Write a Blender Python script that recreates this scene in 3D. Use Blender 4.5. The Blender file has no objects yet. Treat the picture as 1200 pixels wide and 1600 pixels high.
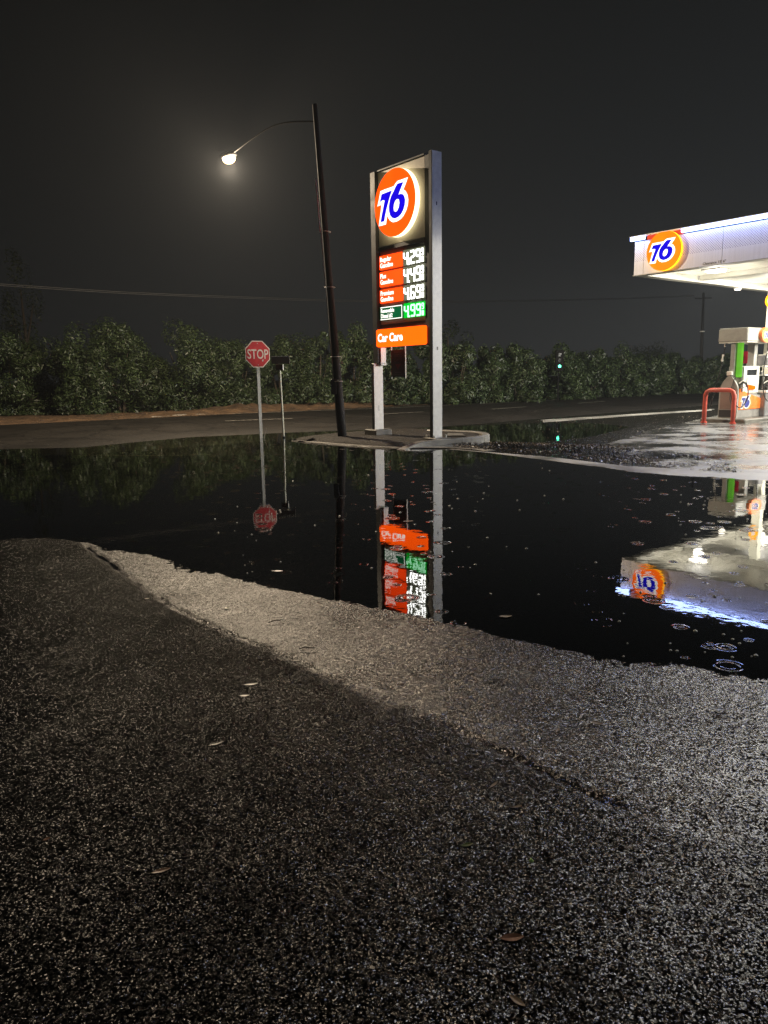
import bpy, math, random
import numpy as np
from mathutils import Vector, Matrix, Euler
random.seed(7); RS = np.random.RandomState(11)
S = bpy.context.scene
COL = S.collection
PI = math.pi

# ------------------------------------------------------------------ camera
FPX, CAMH = 1155.0, 1.65
PITCH, ROLL = math.atan(210/FPX), math.radians(-.95)
fwd = np.array([0, math.cos(PITCH), -math.sin(PITCH)])
up0 = np.array([0, math.sin(PITCH), math.cos(PITCH)]); r0 = np.array([1., 0, 0])
cr = r0*math.cos(ROLL)+up0*math.sin(ROLL); cu = up0*math.cos(ROLL)-r0*math.sin(ROLL)
CP = np.array([0, 0, CAMH])
cam = bpy.data.cameras.new('camera'); co = bpy.data.objects.new('camera', cam); COL.objects.link(co)
co.matrix_world = Matrix([[cr[0], cu[0], -fwd[0], 0], [cr[1], cu[1], -fwd[1], 0], [cr[2], cu[2], -fwd[2], CAMH], [0, 0, 0, 1]])
cam.sensor_fit = 'HORIZONTAL'; cam.sensor_width = 36; cam.lens = FPX/1200*36
cam.clip_end = 2000; cam.clip_start = .05
S.camera = co

# ------------------------------------------------------------------ world (night sky over a lit town), exposure
SKY_STRENGTH = .8
HAZE = .00034
LAMP_W = 40.0       # radiance of the street lamp's lens
LAMP_P = 8500.0     # the bulb behind it, W
CANOPY_P = 1350.0   # one canopy fitting, W
CANOPY_W = 70.0      # radiance of the canopy's ceiling lights
W = bpy.data.worlds.new('World'); S.world = W; W.use_nodes = True
nt = W.node_tree; nt.nodes.clear()
out = nt.nodes.new('ShaderNodeOutputWorld'); bg = nt.nodes.new('ShaderNodeBackground')
geo = nt.nodes.new('ShaderNodeTexCoord'); sep = nt.nodes.new('ShaderNodeSeparateXYZ')
nt.links.new(geo.outputs['Generated'], sep.inputs[0])
ramp = nt.nodes.new('ShaderNodeValToRGB')
ramp.color_ramp.elements[0].position = 0.0; ramp.color_ramp.elements[0].color = (.0235, .0245, .0245, 1)
ramp.color_ramp.elements[1].position = 0.62; ramp.color_ramp.elements[1].color = (.0034, .0035, .0036, 1)
e = ramp.color_ramp.elements.new(.3); e.color = (.0125, .0135, .0135, 1)
nt.links.new(sep.outputs[2], ramp.inputs[0])
azm = nt.nodes.new('ShaderNodeMapRange'); azm.inputs[1].default_value = -.6; azm.inputs[2].default_value = .6
azm.inputs[3].default_value = .35; azm.inputs[4].default_value = 1.55
nt.links.new(sep.outputs[0], azm.inputs[0])
mul = nt.nodes.new('ShaderNodeVectorMath'); mul.operation = 'SCALE'
nt.links.new(ramp.outputs[0], mul.inputs[0]); nt.links.new(azm.outputs[0], mul.inputs['Scale'])
nt.links.new(mul.outputs[0], bg.inputs[0]); bg.inputs[1].default_value = SKY_STRENGTH
sky = nt.nodes.new('ShaderNodeTexSky'); sky.sky_type = 'NISHITA'; sky.sun_disc = False
sky.sun_elevation = math.radians(-9); sky.sun_rotation = math.radians(60)
bg2 = nt.nodes.new('ShaderNodeBackground'); bg2.inputs[1].default_value = .02
nt.links.new(sky.outputs[0], bg2.inputs[0])
add = nt.nodes.new('ShaderNodeAddShader'); nt.links.new(bg.outputs[0], add.inputs[0]); nt.links.new(bg2.outputs[0], add.inputs[1])
nt.links.new(add.outputs[0], out.inputs[0])
S.view_settings.view_transform = 'Standard'; S.view_settings.look = 'None'
S.view_settings.exposure = 0; S.view_settings.gamma = 1; S.view_settings.use_curve_mapping = False
S.render.engine = 'CYCLES'
cy = S.cycles
cy.max_bounces = 6; cy.diffuse_bounces = 2; cy.glossy_bounces = 3; cy.transmission_bounces = 4; cy.transparent_max_bounces = 8
cy.volume_bounces = 0; cy.sample_clamp_indirect = 4; cy.use_denoising = True; cy.denoiser = 'OPENIMAGEDENOISE'; cy.denoising_input_passes = 'RGB_ALBEDO_NORMAL'; cy.denoising_prefilter = 'NONE'
cy.use_adaptive_sampling = False; cy.sample_clamp_direct = 4; cy.blur_glossy = .5
cy.caustics_reflective = False; cy.caustics_refractive = False

# ------------------------------------------------------------------ photo measurements -> world points
def ray(px, py): return fwd+cr*(px-600)/FPX-cu*(py-800)/FPX
def G(px, py, z=0.0):
    d = ray(px, py); return CP+d*((z-CAMH)/d[2])
def onplane(px, py, P0, n):
    d = ray(px, py); return CP+d*(np.dot(np.array(P0)-CP, n)/np.dot(d, n))
def vert(px, py, P):
    n = np.array([P[0], P[1], 0.]); return onplane(px, py, P, n/np.linalg.norm(n))
ANG = math.radians(52)
U = np.array([math.cos(ANG), -math.sin(ANG), 0]); V = np.array([math.sin(ANG), math.cos(ANG), 0])
def UV(u, v, z=0): return U*u+V*v+np.array([0, 0, z])

# ------------------------------------------------------------------ materials
M = {}
def newmat(name):
    m = bpy.data.materials.new(name); m.use_nodes = True; M[name] = m
    return m, m.node_tree, m.node_tree.nodes['Principled BSDF']
def tc(nt, obj=True, scale=None):
    t = nt.nodes.new('ShaderNodeTexCoord'); o = t.outputs['Object']
    if scale:
        mp = nt.nodes.new('ShaderNodeMapping'); mp.inputs['Scale'].default_value = scale
        nt.links.new(o, mp.inputs[0]); o = mp.outputs[0]
    return o
def noise(nt, vec, scale, detail=4, rough=.55):
    n = nt.nodes.new('ShaderNodeTexNoise'); n.inputs['Scale'].default_value = scale
    n.inputs['Detail'].default_value = detail; n.inputs['Roughness'].default_value = rough
    nt.links.new(vec, n.inputs['Vector']); return n.outputs[0]
def mixc(nt, f, a, b):
    m = nt.nodes.new('ShaderNodeMix'); m.data_type = 'RGBA'
    nt.links.new(f, m.inputs[0])
    for s, i in ((a, 6), (b, 7)):
        if isinstance(s, tuple): m.inputs[i].default_value = s+(1,) if len(s) == 3 else s
        else: nt.links.new(s, m.inputs[i])
    return m.outputs[2]
def maprange(nt, v, a, b, c, d):
    m = nt.nodes.new('ShaderNodeMapRange')
    nt.links.new(v, m.inputs[0])
    for i, x in enumerate((a, b, c, d)): m.inputs[i+1].default_value = x
    return m.outputs[0]
def math2(nt, op, a, b):
    m = nt.nodes.new('ShaderNodeMath'); m.operation = op
    for i, s in enumerate((a, b)):
        if isinstance(s, (int, float)): m.inputs[i].default_value = s
        else: nt.links.new(s, m.inputs[i])
    return m.outputs[0]
def bump(nt, h, strength, dist, normal=None):
    b = nt.nodes.new('ShaderNodeBump'); b.inputs['Strength'].default_value = strength; b.inputs['Distance'].default_value = dist
    nt.links.new(h, b.inputs['Height'])
    if normal: nt.links.new(normal, b.inputs['Normal'])
    return b.outputs[0]
def plain(name, c, rough=.5, metal=0, var=.25, scale=6, em=None, es=0, bs=0):
    """base colour with soft mottling, wear in the roughness and a little relief"""
    m, nt, b = newmat(name)
    v = tc(nt); n = noise(nt, v, scale, 5)
    d = tuple(x*(1-var) for x in c); l = tuple(min(1, x*(1+var*.6)) for x in c)
    nt.links.new(mixc(nt, maprange(nt, n, .3, .7, 0, 1), d, l), b.inputs['Base Color'])
    nt.links.new(maprange(nt, n, .3, .7, max(.03, rough-.08), min(1, rough+.08)), b.inputs['Roughness'])
    b.inputs['Metallic'].default_value = metal
    if em: b.inputs['Emission Color'].default_value = em+(1,); b.inputs['Emission Strength'].default_value = es
    if bs: nt.links.new(bump(nt, noise(nt, v, scale*8, 3), bs, .003), b.inputs['Normal'])
    return m
def glow(name, c, s, var=.08, scale=3):
    m, nt, b = newmat(name)
    n = noise(nt, tc(nt), scale, 2)
    lo = tuple(x*(1-var) for x in c)
    b.inputs['Base Color'].default_value = tuple(x*.04 for x in c)+(1,)
    b.inputs['Specular IOR Level'].default_value = .0
    if name not in ('strip_light', 'rim_cream', 'rim_orange'): m.cycles.emission_sampling = 'NONE'
    nt.links.new(mixc(nt, maprange(nt, n, .35, .65, 0, 1), lo, c), b.inputs['Emission Color'])
    b.inputs['Emission Strength'].default_value = s; b.inputs['Roughness'].default_value = .35
    return m

# wet asphalt: stones proud of the binder, all under a film of water
m, nt, b = newmat('asphalt')
v = tc(nt)
vo = nt.nodes.new('ShaderNodeTexVoronoi'); vo.inputs['Scale'].default_value = 105; nt.links.new(v, vo.inputs['Vector'])
vo.feature = 'F1'
big = noise(nt, v, 1.1, 5, .6); fine = noise(nt, v, 420, 2); mid = noise(nt, v, 38, 4, .6)
at = nt.nodes.new('ShaderNodeAttribute'); at.attribute_name = 'coarse'
stone = maprange(nt, vo.outputs['Distance'], .05, .75, 1, 0)
sepc = nt.nodes.new('ShaderNodeSeparateColor'); nt.links.new(vo.outputs['Color'], sepc.inputs[0])
lift = math2(nt, 'MULTIPLY', stone, maprange(nt, sepc.outputs[0], 0, 1, .35, 1.25))
hh = math2(nt, 'ADD', lift, math2(nt, 'MULTIPLY', fine, .5))
hh = math2(nt, 'ADD', hh, math2(nt, 'MULTIPLY', mid, 1.3))
stone_c = mixc(nt, sepc.outputs[1], (.005, .0047, .0045), (.03, .0275, .025))
base_c = mixc(nt, maprange(nt, lift, .1, .7, 0, 1), (.004, .0038, .0036), stone_c)
base_c = mixc(nt, maprange(nt, big, .3, .7, 0, 1), base_c, mixc(nt, maprange(nt, lift, .2, .8, 0, 1), (.006, .0056, .005), (.024, .0215, .019)))
base_c = mixc(nt, at.outputs['Fac'], base_c, mixc(nt, maprange(nt, lift, .05, .6, 0, 1), (.010, .009, .008), (.06, .053, .047)))
g1 = nt.nodes.new('ShaderNodeTexVoronoi'); g1.inputs['Scale'].default_value = 150; nt.links.new(v, g1.inputs['Vector'])
gs = nt.nodes.new('ShaderNodeSeparateColor'); nt.links.new(g1.outputs['Color'], gs.inputs[0])
gr = math2(nt, 'MULTIPLY', maprange(nt, gs.outputs[0], .80, 1, 0, 1), maprange(nt, g1.outputs['Distance'], .15, .42, 1, 0))
base_c = mixc(nt, gr, base_c, mixc(nt, gs.outputs[1], (.025, .024, .023), (.2, .19, .175)))  # pale stones in the aggregate, lightened to paint sparkle into the colour
nt.links.new(base_c, b.inputs['Base Color'])
rr = maprange(nt, big, .3, .7, .12, .22)
nt.links.new(math2(nt, 'ADD', rr, math2(nt, 'MULTIPLY', at.outputs['Fac'], .12)), b.inputs['Roughness'])
b.inputs['IOR'].default_value = 1.36
nt.links.new(maprange(nt, at.outputs['Fac'], 0, 1, .26, .85), b.inputs['Specular IOR Level'])
def facet(scale, k, seed):
    mp = nt.nodes.new('ShaderNodeMapping'); mp.inputs['Location'].default_value = (seed, seed*2, 0); nt.links.new(v, mp.inputs[0])
    w_ = nt.nodes.new('ShaderNodeTexVoronoi'); w_.inputs['Scale'].default_value = scale; nt.links.new(mp.outputs[0], w_.inputs['Vector'])
    a_ = nt.nodes.new('ShaderNodeVectorMath'); a_.operation = 'SUBTRACT'; nt.links.new(w_.outputs['Color'], a_.inputs[0]); a_.inputs[1].default_value = (.5, .5, .5)
    m_ = nt.nodes.new('ShaderNodeVectorMath'); m_.operation = 'MULTIPLY'; nt.links.new(a_.outputs[0], m_.inputs[0]); m_.inputs[1].default_value = (k, k, 0)
    return m_.outputs[0], w_.outputs['Distance']
f1, d1 = facet(175, 1.15, 1.3); f2, d2 = facet(92, .6, 4.1); f3, d3 = facet(27, .22, 7.7)
av = nt.nodes.new('ShaderNodeVectorMath'); av.operation = 'ADD'; nt.links.new(f1, av.inputs[0]); nt.links.new(f2, av.inputs[1])
aw = nt.nodes.new('ShaderNodeVectorMath'); aw.operation = 'ADD'; nt.links.new(av.outputs[0], aw.inputs[0]); nt.links.new(f3, aw.inputs[1])
av = nt.nodes.new('ShaderNodeVectorMath'); av.operation = 'SCALE'; nt.links.new(aw.outputs[0], av.inputs[0]); nt.links.new(maprange(nt, at.outputs['Fac'], 0, 1, .9, .62), av.inputs['Scale'])
bmp = bump(nt, hh, .5, .0025)
an = nt.nodes.new('ShaderNodeVectorMath'); an.operation = 'ADD'; nt.links.new(av.outputs[0], an.inputs[0]); nt.links.new(bmp, an.inputs[1])
nz = nt.nodes.new('ShaderNodeVectorMath'); nz.operation = 'NORMALIZE'; nt.links.new(an.outputs[0], nz.inputs[0])
nt.links.new(nz.outputs[0], b.inputs['Normal'])
sl = maprange(nt, d1, .32, .6, 1.9, .12)     # flat tops of the stones carry the film of water, the gaps between them do not shine
nt.links.new(math2(nt, 'MULTIPLY', maprange(nt, at.outputs['Fac'], 0, 1, .37, 1.6), math2(nt, 'MULTIPLY', sl, maprange(nt, noise(nt, v, 1.7, 4, .6), .36, .64, .6, 1.3))), b.inputs['Specular IOR Level'])

# worn road asphalt with cracks and old patches
m, nt, b = newmat('road_asphalt')
v = tc(nt)
n1 = noise(nt, v, .5, 5, .6); n2 = noise(nt, v, 14, 4)
vo = nt.nodes.new('ShaderNodeTexVoronoi'); vo.feature = 'DISTANCE_TO_EDGE'; vo.inputs['Scale'].default_value = .45
wv = nt.nodes.new('ShaderNodeVectorMath'); wv.operation = 'ADD'
nn = nt.nodes.new('ShaderNodeTexNoise'); nn.inputs['Scale'].default_value = 1.3; nt.links.new(v, nn.inputs['Vector'])
nt.links.new(v, wv.inputs[0]); nt.links.new(nn.outputs['Color'], wv.inputs[1]); nt.links.new(wv.outputs[0], vo.inputs['Vector'])
crack = maprange(nt, vo.outputs['Distance'], 0, .035, 0, 1)
c = mixc(nt, maprange(nt, n1, .35, .65, 0, 1), (.005, .0045, .0038), (.016, .014, .011))
c = mixc(nt, maprange(nt, n2, .3, .7, 0, 1), c, (.014, .0125, .011))
c = mixc(nt, crack, (.004, .0035, .003), c)
nt.links.new(c, b.inputs['Base Color'])
nt.links.new(maprange(nt, n1, .3, .7, .5, .75), b.inputs['Roughness']); b.inputs['Specular IOR Level'].default_value = .18
hsum = math2(nt, 'ADD', math2(nt, 'MULTIPLY', n2, .6), math2(nt, 'ADD', crack, noise(nt, v, 60, 3)))
nt.links.new(bump(nt, hsum, .8, .012), b.inputs['Normal'])

# wet concrete with damp streaks along the drainage
def concrete(name, a, c2, r0_, r1_, sc=(1, 1, 1), sp=.5, em=0):
    m, nt, b = newmat(name)
    v = tc(nt); vs = tc(nt, scale=sc)
    n1 = noise(nt, vs, sp, 6, .62); n2 = noise(nt, v, 25, 4); n3 = noise(nt, v, 3, 5)
    c = mixc(nt, maprange(nt, n1, .38, .6, 0, 1), a, c2)
    c = mixc(nt, maprange(nt, n3, .35, .75, 0, .45), c, tuple(x*.45 for x in c2))
    nt.links.new(c, b.inputs['Base Color'])
    nt.links.new(maprange(nt, n1, .4, .6, r0_, r1_), b.inputs['Roughness'])
    nt.links.new(bump(nt, n2, .35, .006), b.inputs['Normal'])
    return m
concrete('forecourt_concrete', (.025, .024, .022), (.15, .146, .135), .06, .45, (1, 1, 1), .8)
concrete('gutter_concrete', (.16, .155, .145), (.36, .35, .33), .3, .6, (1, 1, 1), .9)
concrete('kerb_concrete', (.05, .047, .041), (.15, .142, .122), .4, .7, (1, 1, 1), 1.5)
concrete('soffit_metal', (.19, .18, .15), (.24, .23, .195), .3, .5, (1, 1, 1), .4)

m, nt, b = newmat('dirt')
v = tc(nt); n1 = noise(nt, v, 1.2, 6, .65); n2 = noise(nt, v, 22, 5, .7)
c = mixc(nt, maprange(nt, n1, .35, .65, 0, 1), (.035, .021, .012), (.2, .115, .055))
c = mixc(nt, maprange(nt, n2, .45, .75, 0, .7), c, (.2, .12, .055))
nt.links.new(c, b.inputs['Base Color']); b.inputs['Roughness'].default_value = .8
nt.links.new(bump(nt, n2, 1, .06), b.inputs['Normal'])
m, nt, b = newmat('island_soil')
v = tc(nt); n1 = noise(nt, v, 3, 6, .65); n2 = noise(nt, v, 40, 4, .7)
c = mixc(nt, maprange(nt, n1, .35, .65, 0, 1), (.005, .004, .003), (.02, .016, .012))
nt.links.new(mixc(nt, maprange(nt, n2, .5, .75, 0, .7), c, (.07, .058, .045)), b.inputs['Base Color'])
b.inputs['Roughness'].default_value = .7; b.inputs['Specular IOR Level'].default_value = .15; nt.links.new(bump(nt, n2, 1, .03), b.inputs['Normal'])

def paint(name, col, wear):
    m, nt, b = newmat(name)
    v = tc(nt); n = noise(nt, v, 7, 6, .7)
    nt.links.new(mixc(nt, maprange(nt, n, .42, .58, 0, 1), tuple(x*wear for x in col), col), b.inputs['Base Color'])
    b.inputs['Roughness'].default_value = .35; nt.links.new(bump(nt, noise(nt, v, 60, 3), .4, .006), b.inputs['Normal'])
paint('road_paint', (.55, .52, .46), .3)
paint('old_paint', (.5, .5, .4), .25)

# standing water: mirror by Fresnel over a murky see-through body, rain rings and drifting ripples
m, nt, b = newmat('puddle_water')
nt.nodes.remove(b); mo = nt.nodes['Material Output']
v = tc(nt)
gl = nt.nodes.new('ShaderNodeBsdfGlossy'); gl.inputs['Roughness'].default_value = .012; gl.inputs['Color'].default_value = (.97, .97, .97, 1)
tr = nt.nodes.new('ShaderNodeBsdfTransparent'); tr.inputs['Color'].default_value = (.5, .5, .4, 1)
fr = nt.nodes.new('ShaderNodeFresnel'); fr.inputs['IOR'].default_value = 1.42
mx = nt.nodes.new('ShaderNodeMixShader')
nt.links.new(fr.outputs[0], mx.inputs[0]); nt.links.new(tr.outputs[0], mx.inputs[1]); nt.links.new(gl.outputs[0], mx.inputs[2])
nt.links.new(mx.outputs[0], mo.inputs[0])
def rings(scale, k, thr, w, off):
    mp = nt.nodes.new('ShaderNodeMapping'); mp.inputs['Location'].default_value = off; nt.links.new(v, mp.inputs[0])
    vo = nt.nodes.new('ShaderNodeTexVoronoi'); vo.inputs['Scale'].default_value = scale; vo.voronoi_dimensions = '2D'
    nt.links.new(mp.outputs[0], vo.inputs['Vector'])
    sc = nt.nodes.new('ShaderNodeSeparateColor'); nt.links.new(vo.outputs['Color'], sc.inputs[0])
    on = math2(nt, 'GREATER_THAN', sc.outputs[0], thr)
    rad = maprange(nt, sc.outputs[1], 0, 1, .02, .15)
    x = math2(nt, 'SUBTRACT', vo.outputs['Distance'], rad)
    env = math2(nt, 'POWER', 2.718, math2(nt, 'MULTIPLY', math2(nt, 'MULTIPLY', x, x), -w))
    fade = maprange(nt, vo.outputs['Distance'], .17, .24, 1, 0)
    s = math2(nt, 'SINE', math2(nt, 'MULTIPLY', vo.outputs['Distance'], k), 0)
    return math2(nt, 'MULTIPLY', math2(nt, 'MULTIPLY', math2(nt, 'MULTIPLY', s, env), on), fade)
r1 = rings(2.1, 75, .5, 420, (3.1, 1.7, 0)); r2 = rings(3.7, 60, .74, 500, (.4, 7.3, 0))
wob = noise(nt, v, 2.6, 3, .5); wob2 = noise(nt, v, 26, 2, .5)
hsum = math2(nt, 'ADD', math2(nt, 'MULTIPLY', math2(nt, 'ADD', r1, r2), .0011), math2(nt, 'ADD', math2(nt, 'MULTIPLY', wob, .0012), math2(nt, 'MULTIPLY', wob2, .00007)))
bn = bump(nt, hsum, 1, 1)
nt.links.new(bn, gl.inputs['Normal'])

# foliage
def leafmat(name, a, c2, rough):
    m, nt, b = newmat(name)
    g = nt.nodes.new('ShaderNodeNewGeometry')
    rnd = g.outputs['Random Per Island']
    n = noise(nt, tc(nt), 1.2, 3)
    c = mixc(nt, rnd, a, c2)
    nt.links.new(mixc(nt, maprange(nt, n, .4, .7, 0, .6), c, tuple(x*.5 for x in a)), b.inputs['Base Color'])
    nt.links.new(maprange(nt, rnd, 0, 1, rough, rough+.25), b.inputs['Roughness'])
    b.inputs['Specular IOR Level'].default_value = .6
    return m
leafmat('leaf', (.012, .026, .007), (.046, .072, .018), .42)
leafmat('litter', (.03, .022, .014), (.22, .17, .12), .2)
plain('matt_black', (.012, .012, .012), .95)
M['matt_black'].node_tree.nodes['Principled BSDF'].inputs['Specular IOR Level'].default_value = 0
plain('bark', (.07, .055, .04), .8, bs=.6)
plain('pole_wood', (.02, .019, .018), .9, var=.4, scale=9, bs=.6)
plain('galvanised', (.6, .61, .57), .42, .1, .2, 12)
plain('sign_white', (.78, .77, .72), .45, 0, .12, 8, bs=.15)
plain('post_pale', (.8, .81, .66), .5, 0, .15, 9)
plain('dark_bronze', (.011, .0105, .010), .6, 0, .2, 5)
plain('sign_back', (.34, .32, .28), .5, .2, .2, 5)
plain('panel_taupe', (.5, .45, .38), .5, 0, .12, 3)
plain('black_rubber', (.012, .012, .013), .35)
plain('black_plastic', (.025, .025, .027), .4)
plain('stop_red', (.62, .03, .035), .4, var=.15, scale=7)
plain('retro_cream', (.88, .8, .68), .4, var=.1)
plain('wire', (.05, .05, .05), .5)
plain('guard_red', (.52, .09, .06), .35, var=.25, scale=6)
plain('pump_grey', (.32, .32, .3), .4, var=.15)
plain('pump_skirt', (.2, .19, .18), .5, var=.25)
plain('pump_brown', (.22, .15, .125), .45, var=.25, scale=4)
plain('pump_orange', (.8, .19, .03), .4, var=.1)
plain('pump_blue', (.02, .03, .2), .4)
plain('white_plastic', (.75, .74, .68), .4, var=.1)
plain('screen_glass', (.02, .022, .025), .08)
plain('column_cream', (.72, .71, .6), .4, var=.08, scale=2)
plain('lid_grey', (.24, .24, .25), .35, .4)
plain('banner_dark', (.035, .03, .028), .6)
plain('banner_text', (.1, .085, .08), .6)
plain('banner_red', (.16, .02, .02), .6)
plain('dry_leaf', (.32, .24, .16), .35, var=.35, scale=30)
plain('pale_leaf', (.6, .52, .42), .35, var=.25, scale=30)
plain('brown_leaf', (.2, .09, .045), .35, var=.4, scale=30)
plain('green_leaf', (.09, .12, .03), .3, var=.4, scale=30)
plain('dark_leaf', (.02, .014, .01), .3, var=.4, scale=30)
plain('lime_bit', (.55, .8, .25), .3)
plain('twig_wood', (.03, .022, .016), .6)
plain('yellow_post', (.3, .26, .1), .6)
# fascia sheet: perforated in its upper two thirds
m, nt, b = newmat('fascia_sheet')
v = tc(nt)
sx = nt.nodes.new('ShaderNodeSeparateXYZ'); nt.links.new(v, sx.inputs[0])
n = noise(nt, v, 2.5, 4); st = noise(nt, tc(nt, scale=(14, 1, .5)), 1, 3)
rot = nt.nodes.new('ShaderNodeVectorRotate'); rot.rotation_type = 'Y_AXIS'; rot.inputs['Angle'].default_value = PI/4
nt.links.new(v, rot.inputs['Vector'])
fx = nt.nodes.new('ShaderNodeVectorMath'); fx.operation = 'SCALE'; fx.inputs['Scale'].default_value = 19
nt.links.new(rot.outputs[0], fx.inputs[0])
ff = nt.nodes.new('ShaderNodeVectorMath'); ff.operation = 'FRACTION'; nt.links.new(fx.outputs[0], ff.inputs[0])
fs = nt.nodes.new('ShaderNodeSeparateXYZ'); nt.links.new(ff.outputs[0], fs.inputs[0])
dx = math2(nt, 'SUBTRACT', fs.outputs[0], .5); dz = math2(nt, 'SUBTRACT', fs.outputs[2], .5)
dd = math2(nt, 'ADD', math2(nt, 'MULTIPLY', dx, dx), math2(nt, 'MULTIPLY', dz, dz))
hole = math2(nt, 'LESS_THAN', dd, .07)
inz = math2(nt, 'MULTIPLY', math2(nt, 'GREATER_THAN', sx.outputs[2], .42), math2(nt, 'LESS_THAN', sx.outputs[2], 1.02))
hole = math2(nt, 'MULTIPLY', hole, inz)
c = mixc(nt, maprange(nt, st, .4, .75, 0, .5), (.56, .56, .58), (.4, .4, .42))
c = mixc(nt, maprange(nt, n, .3, .7, 0, .3), c, (.45, .44, .43))
nt.links.new(mixc(nt, hole, c, (.12, .12, .2)), b.inputs['Base Color']); b.inputs['Roughness'].default_value = .42
# lit things
glow('lamp_lens', (1, .74, .42), LAMP_W, 0)
glow('ceiling_light', (1, .93, .78), CANOPY_W, 0)
glow('strip_light', (.35, .47, 1), 70, .03)
glow('orange_face', (1, .055, .001), 2.6, .12, 2)
glow('orange_pale', (1, .13, .002), 2.6, .15, 2)
glow('orange_low', (1, .085, .001), 2.6, .05, 2)
glow('orange_red', (1, .055, .003), 2.4, .1, 4)
glow('logo_white', (1, .97, .88), 1.8, .02)
glow('logo_blue', (.008, .0, .8), 1.1, .15, 4)
glow('rim_cream', (1, .88, .5), 3.0, .1)
glow('rim_orange', (1, .4, .01), 3.5, .1)
glow('text_white', (1, .9, .8), 2.0, .03)
glow('digit_white', (1, 1, .95), 7.0, .0)
glow('digit_green', (.45, 1, .6), 2.2, .0)
glow('green_back', (.0, .6, .03), 1.3, .3, 6)
glow('led_backing', (.2, .21, .13), 1.0, .3, 5)
glow('diesel_green', (.003, .13, .04), 1.0, .15, 5)
glow('red_orange_top', (1, .09, .03), .8, .1)
glow('signal_green', (.1, 1, .55), 9.0, .0)
glow('green_tube', (.22, .75, .05), .7, .3, 2)
glow('pump_red', (.6, .03, .05), .45, .3, 6)
glow('small_far_lamp', (1, .95, .8), 3.0, 0)

def lamp_light(name, kind, power, color, radius, parent, loc, spot=165, blend=.25):
    l = bpy.data.lights.new(name, kind); l.energy = power; l.color = color; l.shadow_soft_size = radius
    if kind == 'SPOT': l.spot_size = math.radians(spot); l.spot_blend = blend
    o = bpy.data.objects.new(name, l); COL.objects.link(o); o.parent = parent; o.location = loc; return o
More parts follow.
